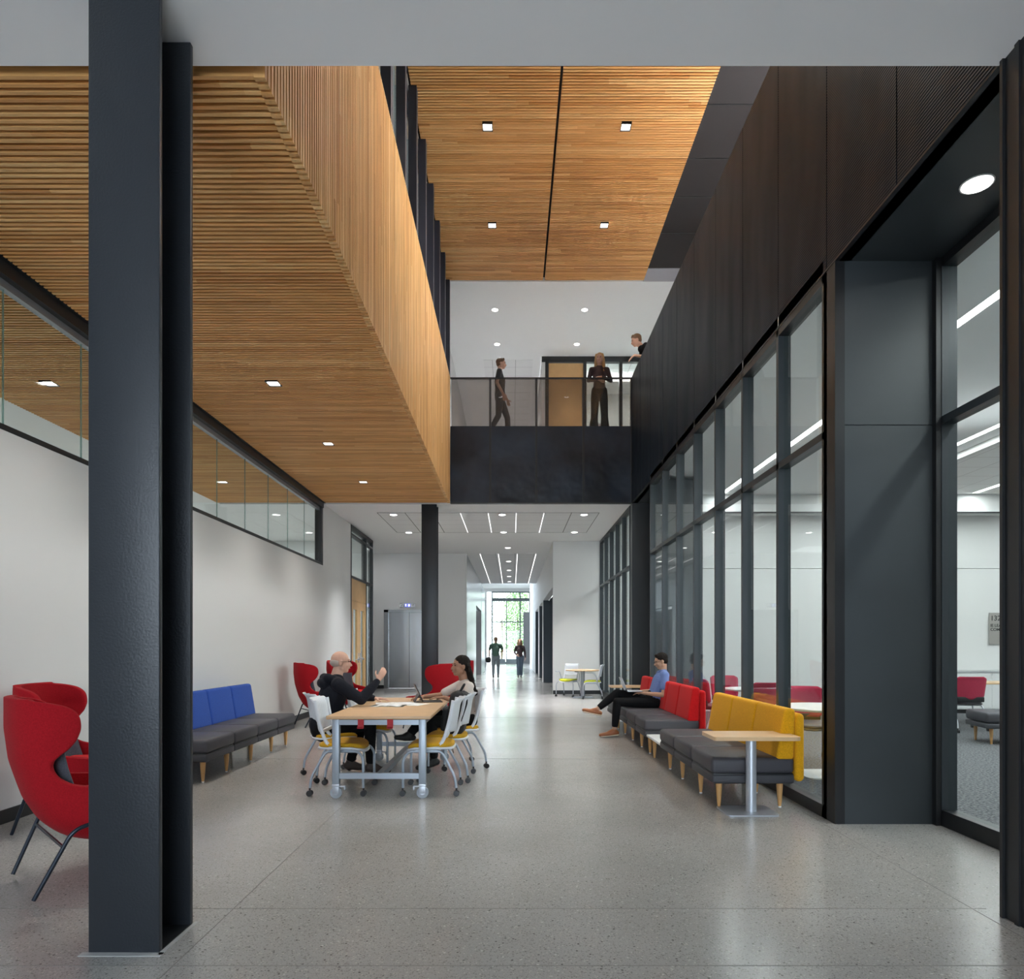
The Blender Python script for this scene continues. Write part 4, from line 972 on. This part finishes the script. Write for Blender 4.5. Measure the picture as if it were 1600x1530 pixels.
    for s_ in 'RL':
        An,T=g('A'+s_),g('T'+s_); d=(T-An); 
        def shoe(b):
            f=(T-An).normalized(); sd=side if abs(f.dot(side))<.9 else V(0,0,1); dn=f.cross(sd); dn=dn if dn.dot(U)<0 or True else -dn
            heel=An-f*.035+style.get('dn'+s_,V(0,0,-.045))
            b.cap(heel,(.038,.038),heel.lerp(T,.55),(.044,.040),side=sd); b.cap(heel.lerp(T,.55),(.044,.038),T,(.040,.028),side=sd); b.cap(An-f*.005+(An-heel)*.05,.040,heel.lerp(T,.22),.042); b.cap(An+(T-An)*.15,.036,heel.lerp(T,.6),.036)
        sh=cloth('shoe',style['shoe'],shoe)
        if style.get('sole'):
            f=(T-An).normalized(); sd=side; dn=f.cross(sd).normalized(); dn=dn if dn.dot(An-T.lerp(An,.5)+V(0,0,1))<0 else -dn
            heel=An-f*.035+style.get('dn'+s_,V(0,0,-.045)); dn=(heel-An)-(f*(heel-An).dot(f)); dn=dn.normalized() if dn.length>.01 else V(0,0,-1)
            q=Blob(); q.cap(heel+dn*.030,(.042,.014),T+dn*.022,(.042,.013),side=sd); so=q.build('sole',style['sole'],sh,.006,1)
    hs=style['hair']
    hc=style.get('hairc')
    if hs!='bald':
        def hair(b):
            b.ell(H+U*.046-F*.026,(.082,.098,.086),A)
            b.ell(H+U*.004-F*.052,(.076,.060,.070),A)
            if hs=='short': b.cap(H+U*.098+F*.042-R*.03,.024,H+U*.098+F*.042+R*.03,.024)
            if hs=='long':
                for s_ in (-1,1):
                    b.chain([H+R*s_*.06+U*.07+F*.02,H+R*s_*.083-F*.02-U*.03,H+R*s_*.085-F*.025-U*.15,H+R*s_*.070+F*.02-U*.30],[.030,.028,.036,.018])
                b.chain([H-F*.075+U*.02,H-F*.085-U*.10,H-F*.09-U*.24],[(.07,.035),(.085,.036),(.075,.022)],side=R)
            if hs=='curly':
                b.chain([H-F*.070+U*.03,H-F*.100-U*.08,H-F*.125-U*.20,H-F*.150-U*.33],[(.068,.040),(.080,.046),(.085,.040),(.05,.018)],side=R)
                rr=random.Random(5)
                for q in range(110):
                    t=rr.random(); a=rr.uniform(-1.7,1.7); z=.02-t*.34; c_=H-F*(.045+.10*t)
                    b.ell(c_+R*math.sin(a)*(.078+.02*t)-F*math.cos(a)*(.055)+U*z,(.015,.015,.024),A,n=8,h=6)
        cloth('hair',hc,hair,vx=.006,sm=1)
    else:
        def stub(b):
            b.ell(H-U*.004-F*.040,(.0765,.075,.052),A)
        cloth('hair',hc,stub,vx=.006,sm=2)
    if style.get('face',True):
        for s_ in (-1,1):
            e=Blob(); e.ell(H+F*.0775+U*.012+R*s_*.031,(.013,.008,.006),A,n=10,h=8); o=e.m.build('eye',mats_eye,r); 
            e=Blob(); e.cap(H+F*.087+U*.034+R*s_*.018,.0035,H+F*.080+U*.036+R*s_*.046,.003); e.m.build('eyebrow',hc or mats_eye,r)
        e=Blob(); e.cap(H+F*.0935-U*.056-R*.014,.0045,H+F*.0935-U*.056+R*.014,.0045); e.m.build('lips',style.get('lips',mat_lip),r)
    if style.get('glasses'):
        gm=MB()
        for s_ in (-1,1):
            c=H+F*.100+U*.010+R*s_*.032; pts=[c+R*.024*math.cos(2*PI*k/12)+U*.016*math.sin(2*PI*k/12) for k in range(13)]; gm.tube(pts,.0022,6,cap=False)
            gm.tube([c+R*s_*.024,H+R*s_*.076+F*.07+U*.012,H+R*s_*.080-F*.01+U*.008],.0022,6)
        gm.tube([H+F*.102+U*.012-R*.008,H+F*.102+U*.012+R*.008],.0022,6); gm.build('glasses',M['black'],r)
    if style.get('beard'):
        cloth('beard',style['beard'],lambda b:(b.ell(H-U*.075+F*.040,(.050,.050,.036),A)),vx=.006,sm=2)
    return r
mats_eye=mat('eye_dark',(.03,.02,.02),.2); mat_lip=mat('lip_rose',(.42,.16,.14),.5)
navy=mat('dark_jacket',(.010,.011,.017),.85,spec=.2,bump=(30,.4,.01)); blk=mat('black_cloth',(.008,.008,.009),.9,spec=.15,bump=(40,.3,.006)); blueT=mat('blue_tshirt',(.135,.205,.44),.85,bump=(25,.5,.01))
beige=mat('beige_tshirt',(.60,.53,.48),.85,bump=(25,.4,.01)); brownsh=mat('brown_leather',(.30,.10,.035),.45); darksh=mat('dark_shoe',(.05,.035,.03),.5); blksh=mat('black_sneaker',(.015,.015,.016),.5)
hdark=mat('hair_dark',(.014,.010,.008),.7,spec=.15,bump=(70,.7,.01)); hblond=mat('hair_blond',(.50,.30,.13),.55,bump=(60,.7,.01)); hbrown=mat('hair_brown',(.16,.085,.045),.6,bump=(60,.6,.01)); hgrey=mat('hair_stubble',(.40,.33,.29),.7)
plum=mat('plum_sheer_top',(.075,.045,.05),.7); denim=mat('faded_denim',(.12,.17,.23),.85); greenT=mat('green_tshirt',(.06,.12,.09),.85); gjean=mat('grey_trousers',(.16,.19,.21),.85)
# --- man in blue T shirt on the red sofa
J=dict(P=(0,0,.535),C=(0,-.11,.83),N=(0,-.145,.985),H=(0,-.115,1.125),F=(0,1,-.30),SR=(.185,-.14,.925),SL=(-.185,-.14,.925),
 ER=(.25,-.08,.66),WR=(.09,.19,.665),HDR=(-.25,1,.0),HNR=(0,0,-1),ELx=0,EL=(-.255,-.10,.635),WL=(-.11,.17,.655),HDL=(.30,1,.02),HNL=(0,0,-1),curlR=.45,curlL=.45,
 KR=(-.02,.55,.645),AR=(-.07,.865,.40),TR=(-.08,1.045,.40),KL=(-.13,.56,.525),AL=(-.12,.60,.10),TL=(-.13,.80,.035))
J.pop('ELx')
m3=person('seated man in blue T shirt and black trousers, legs crossed, typing on a laptop',(2.12,10.25,0),PI/2,J,SK['tan'],dict(sleeve=.62,top=blueT,bottom=blk,shoe=brownsh,hair='short',hairc=hdark,glasses=True,sole=mat('cream_sole',(.6,.52,.40),.6),hem=.80,w=.96,topname='tshirt',dnL=V(0,0,-.045),dnR=V(0,-.02,-.045)))
lp=root('laptop',(2.12-.30,10.25,.675),PI/2,'thin silver laptop on the lap of the man in blue','laptop')
MB().bbox(-.155,.155,-.11,.11,0,.014,r=.004).build('base',F_['silver'],lp); MB().bbox(-.155,.155,-.002,.005,.0,.215,r=.003,mat=Matrix.Translation((0,.11,.010))@Matrix.Rotation(math.radians(-22),4,'X')).build('screen',F_['silver'],lp)
# --- bald man in black jacket
J=dict(P=(0,-.10,.55),C=(0,.0,.84),N=(0,.03,1.025),H=(0,.085,1.185),F=(.25,1,-.05),SR=(.20,.0,.965),SL=(-.20,.02,.955),
 ER=(.27,.21,.81),WR=(.25,.40,1.00),HDR=(-.1,.55,.8),HNR=(-1,.2,.1),EL=(-.26,.27,.82),WL=(-.10,.49,.785),HDL=(.5,.8,-.02),HNL=(0,0,-1),curlR=.35,curlL=.25,
 KR=(.12,.36,.535),AR=(.13,.36,.11),TR=(.14,.55,.035),KL=(-.11,.36,.535),AL=(-.13,.22,.11),TL=(-.13,.41,.035))
person('bald man with glasses in a black jacket, gesturing at the table',(-1.86,7.09,0),dirz(.86,.52),J,SK['pale'],dict(sleeve=1.92,top=navy,bottom=blk,shoe=darksh,hair='bald',hairc=hgrey,glasses=True,w=1.14,hood=True,topname='jacket',hem=.9))
# --- woman in beige
J=dict(P=(0,-.10,.54),C=(0,-.07,.80),N=(0,-.065,.965),H=(.0,-.015,1.125),F=(-.12,1,.0),SR=(.155,-.06,.905),SL=(-.155,-.07,.905),
 ER=(.20,.16,.79),WR=(.10,.38,.785),HDR=(-.15,1,.02),HNR=(0,0,-1),EL=(-.235,.02,.72),WL=(-.07,.20,.785),HDL=(.35,1,.0),HNL=(0,0,-1),curlR=.4,curlL=.25,
 KR=(.08,.36,.585),AR=(.02,.56,.385),TR=(-.0,.71,.36),KL=(-.09,.35,.52),AL=(-.10,.32,.11),TL=(-.12,.50,.035))
person('woman with long dark curly hair in a beige top, using a tablet at the table',(-.60,7.72,0),dirz(-.92,-.38),J,SK['brown'],dict(sleeve=.75,top=beige,bottom=blk,shoe=blksh,hair='curly',hairc=hdark,w=.88,female=True,topname='tshirt',hem=.9,pw=1.0))
# --- people upstairs
J=dict(P=(0,0,.95),C=(0,.0,1.24),N=(0,0,1.44),H=(0,.03,1.595),F=(.25,1,-.1),SR=(.165,0,1.375),SL=(-.165,0,1.375),
 ER=(.235,.06,1.12),WR=(.05,.20,1.10),HDR=(-.7,.35,-.45),HNR=(-.2,-1,-.2),EL=(-.235,.05,1.12),WL=(-.02,.24,1.13),HDL=(.9,.1,-.05),HNL=(0,-.5,-1),curlR=.4,curlL=.4,
 KR=(.10,.02,.52),AR=(.12,0,.09),TR=(.14,.17,.03),KL=(-.10,.02,.52),AL=(-.12,0,.09),TL=(-.14,.17,.03))
person('blonde woman in a sheer dark top standing arms crossed behind the upper railing',(1.84,14.38,ZS),PI,J,SK['pale'],dict(sleeve=1.95,top=plum,bottom=blk,shoe=blksh,hair='long',hairc=hblond,w=.86,female=True,topname='blouse',pw=1.25,flare=1.7,hem=.97,vox=.009))
J=dict(P=(0,0,.95),C=(0,.0,1.26),N=(0,-.01,1.49),H=(0,.03,1.645),F=(0,1,-.05),SR=(.19,-.01,1.42),SL=(-.19,-.01,1.42),
 ER=(.24,-.06,1.15),WR=(.22,.07,.93),HDR=(0,.25,-1),HNR=(-1,0,0),EL=(-.24,.02,1.15),WL=(-.22,.16,.95),HDL=(0,.25,-1),HNL=(1,0,0),curlR=.4,curlL=.4,
 KR=(.09,-.03,.50),AR=(.09,-.24,.13),TR=(.09,-.12,.05),KL=(-.09,.16,.51),AL=(-.09,.18,.09),TL=(-.09,.36,.035))
person('man in dark T shirt walking to the right behind the upper railing',(-.26,14.75,ZS),-PI/2,J,SK['pale'],dict(sleeve=.6,top=mat('charcoal_tshirt',(.03,.03,.035),.85),bottom=mat('dark_jeans',(.035,.04,.055),.85),shoe=darksh,hair='short',hairc=hbrown,w=.95,topname='tshirt',vox=.009))
J=dict(P=(0,-.30,.93),C=(0,-.14,1.22),N=(0,.02,1.38),H=(0,.13,1.50),F=(0,1,-.35),SR=(.18,-.02,1.33),SL=(-.18,-.02,1.33),
 ER=(.22,-.16,1.08),WR=(.08,-.10,.96),HDR=(-1,0,-.3),HNR=(0,-1,0),EL=(-.20,-.14,1.09),WL=(-.19,.20,1.135),HDL=(0.1,.8,-.6),HNL=(.3,0,-1),curlR=.4,curlL=.35,
 KR=(.10,-.26,.50),AR=(.10,-.34,.09),TR=(.10,-.16,.035),KL=(-.10,-.26,.50),AL=(-.10,-.34,.09),TL=(-.10,-.16,.035))
person('man in black T shirt leaning and gesturing over the dark parapet upstairs',(2.55,13.3,ZS),PI/2,J,SK['pale'],dict(sleeve=.62,top=blk,bottom=blk,shoe=darksh,hair='short',hairc=hbrown,w=.95,topname='tshirt',vox=.009))
# --- walkers in the corridor
J=dict(P=(0,0,.93),C=(0,.0,1.24),N=(0,0,1.45),H=(0,.02,1.60),F=(0,1,-.05),SR=(.20,0,1.38),SL=(-.20,0,1.38),
 ER=(.30,.05,1.13),WR=(.22,.24,1.10),HDR=(-.3,1,0),HNR=(0,0,-1),EL=(-.28,.0,1.12),WL=(-.26,.08,.92),HDL=(0,.2,-1),HNL=(1,0,0),curlR=.5,curlL=.8,
 KR=(.10,.10,.50),AR=(.10,.0,.10),TR=(.10,.17,.035),KL=(-.10,.02,.49),AL=(-.10,-.12,.10),TL=(-.10,.04,.035))
person('man in green T shirt walking away down the corridor with a bag',(-.68,28.6,0),0,J,SK['tan'],dict(sleeve=.6,top=greenT,bottom=gjean,shoe=darksh,hair='short',hairc=hbrown,w=1.0,topname='tshirt',vox=.011,face=False))
J=dict(P=(0,0,.90),C=(0,.0,1.18),N=(0,0,1.37),H=(0,.02,1.52),F=(0,1,-.05),SR=(.155,0,1.31),SL=(-.155,0,1.31),
 ER=(.22,.0,1.07),WR=(.14,.16,.98),HDR=(-.5,.6,-.4),HNR=(0,-1,0),EL=(-.22,.0,1.07),WL=(-.23,.06,.86),HDL=(0,.2,-1),HNL=(1,0,0),curlR=.5,curlL=.5,
 KR=(.07,.08,.48),AR=(.06,.0,.10),TR=(.06,.16,.035),KL=(-.07,.02,.48),AL=(-.06,-.08,.10),TL=(-.06,.06,.035))
person('woman with long hair and blue jeans walking towards the camera in the corridor',(.33,28.8,0),PI,J,SK['pale'],dict(sleeve=1.95,top=plum,bottom=denim,shoe=mat('pale_shoe',(.5,.48,.45),.6),hair='long',hairc=hblond,w=.86,female=True,topname='blouse',vox=.011,face=False,pw=1.1,flare=1.2))
b=root('duffel_bag',(-.98,28.62,.64),0,'dark bag hanging beside the man walking away','bag')
MB().bbox(-.12,.10,-.2,.2,0,.24,r=.09,seg=5).build('body',F_['bag'],b); MB().tube(bend([(0,-.1,.22),(.02,-.04,.34),(.02,.04,.34),(0,.1,.22)],.04),.012,8).build('handle',F_['bag'],b)
print('people ok')
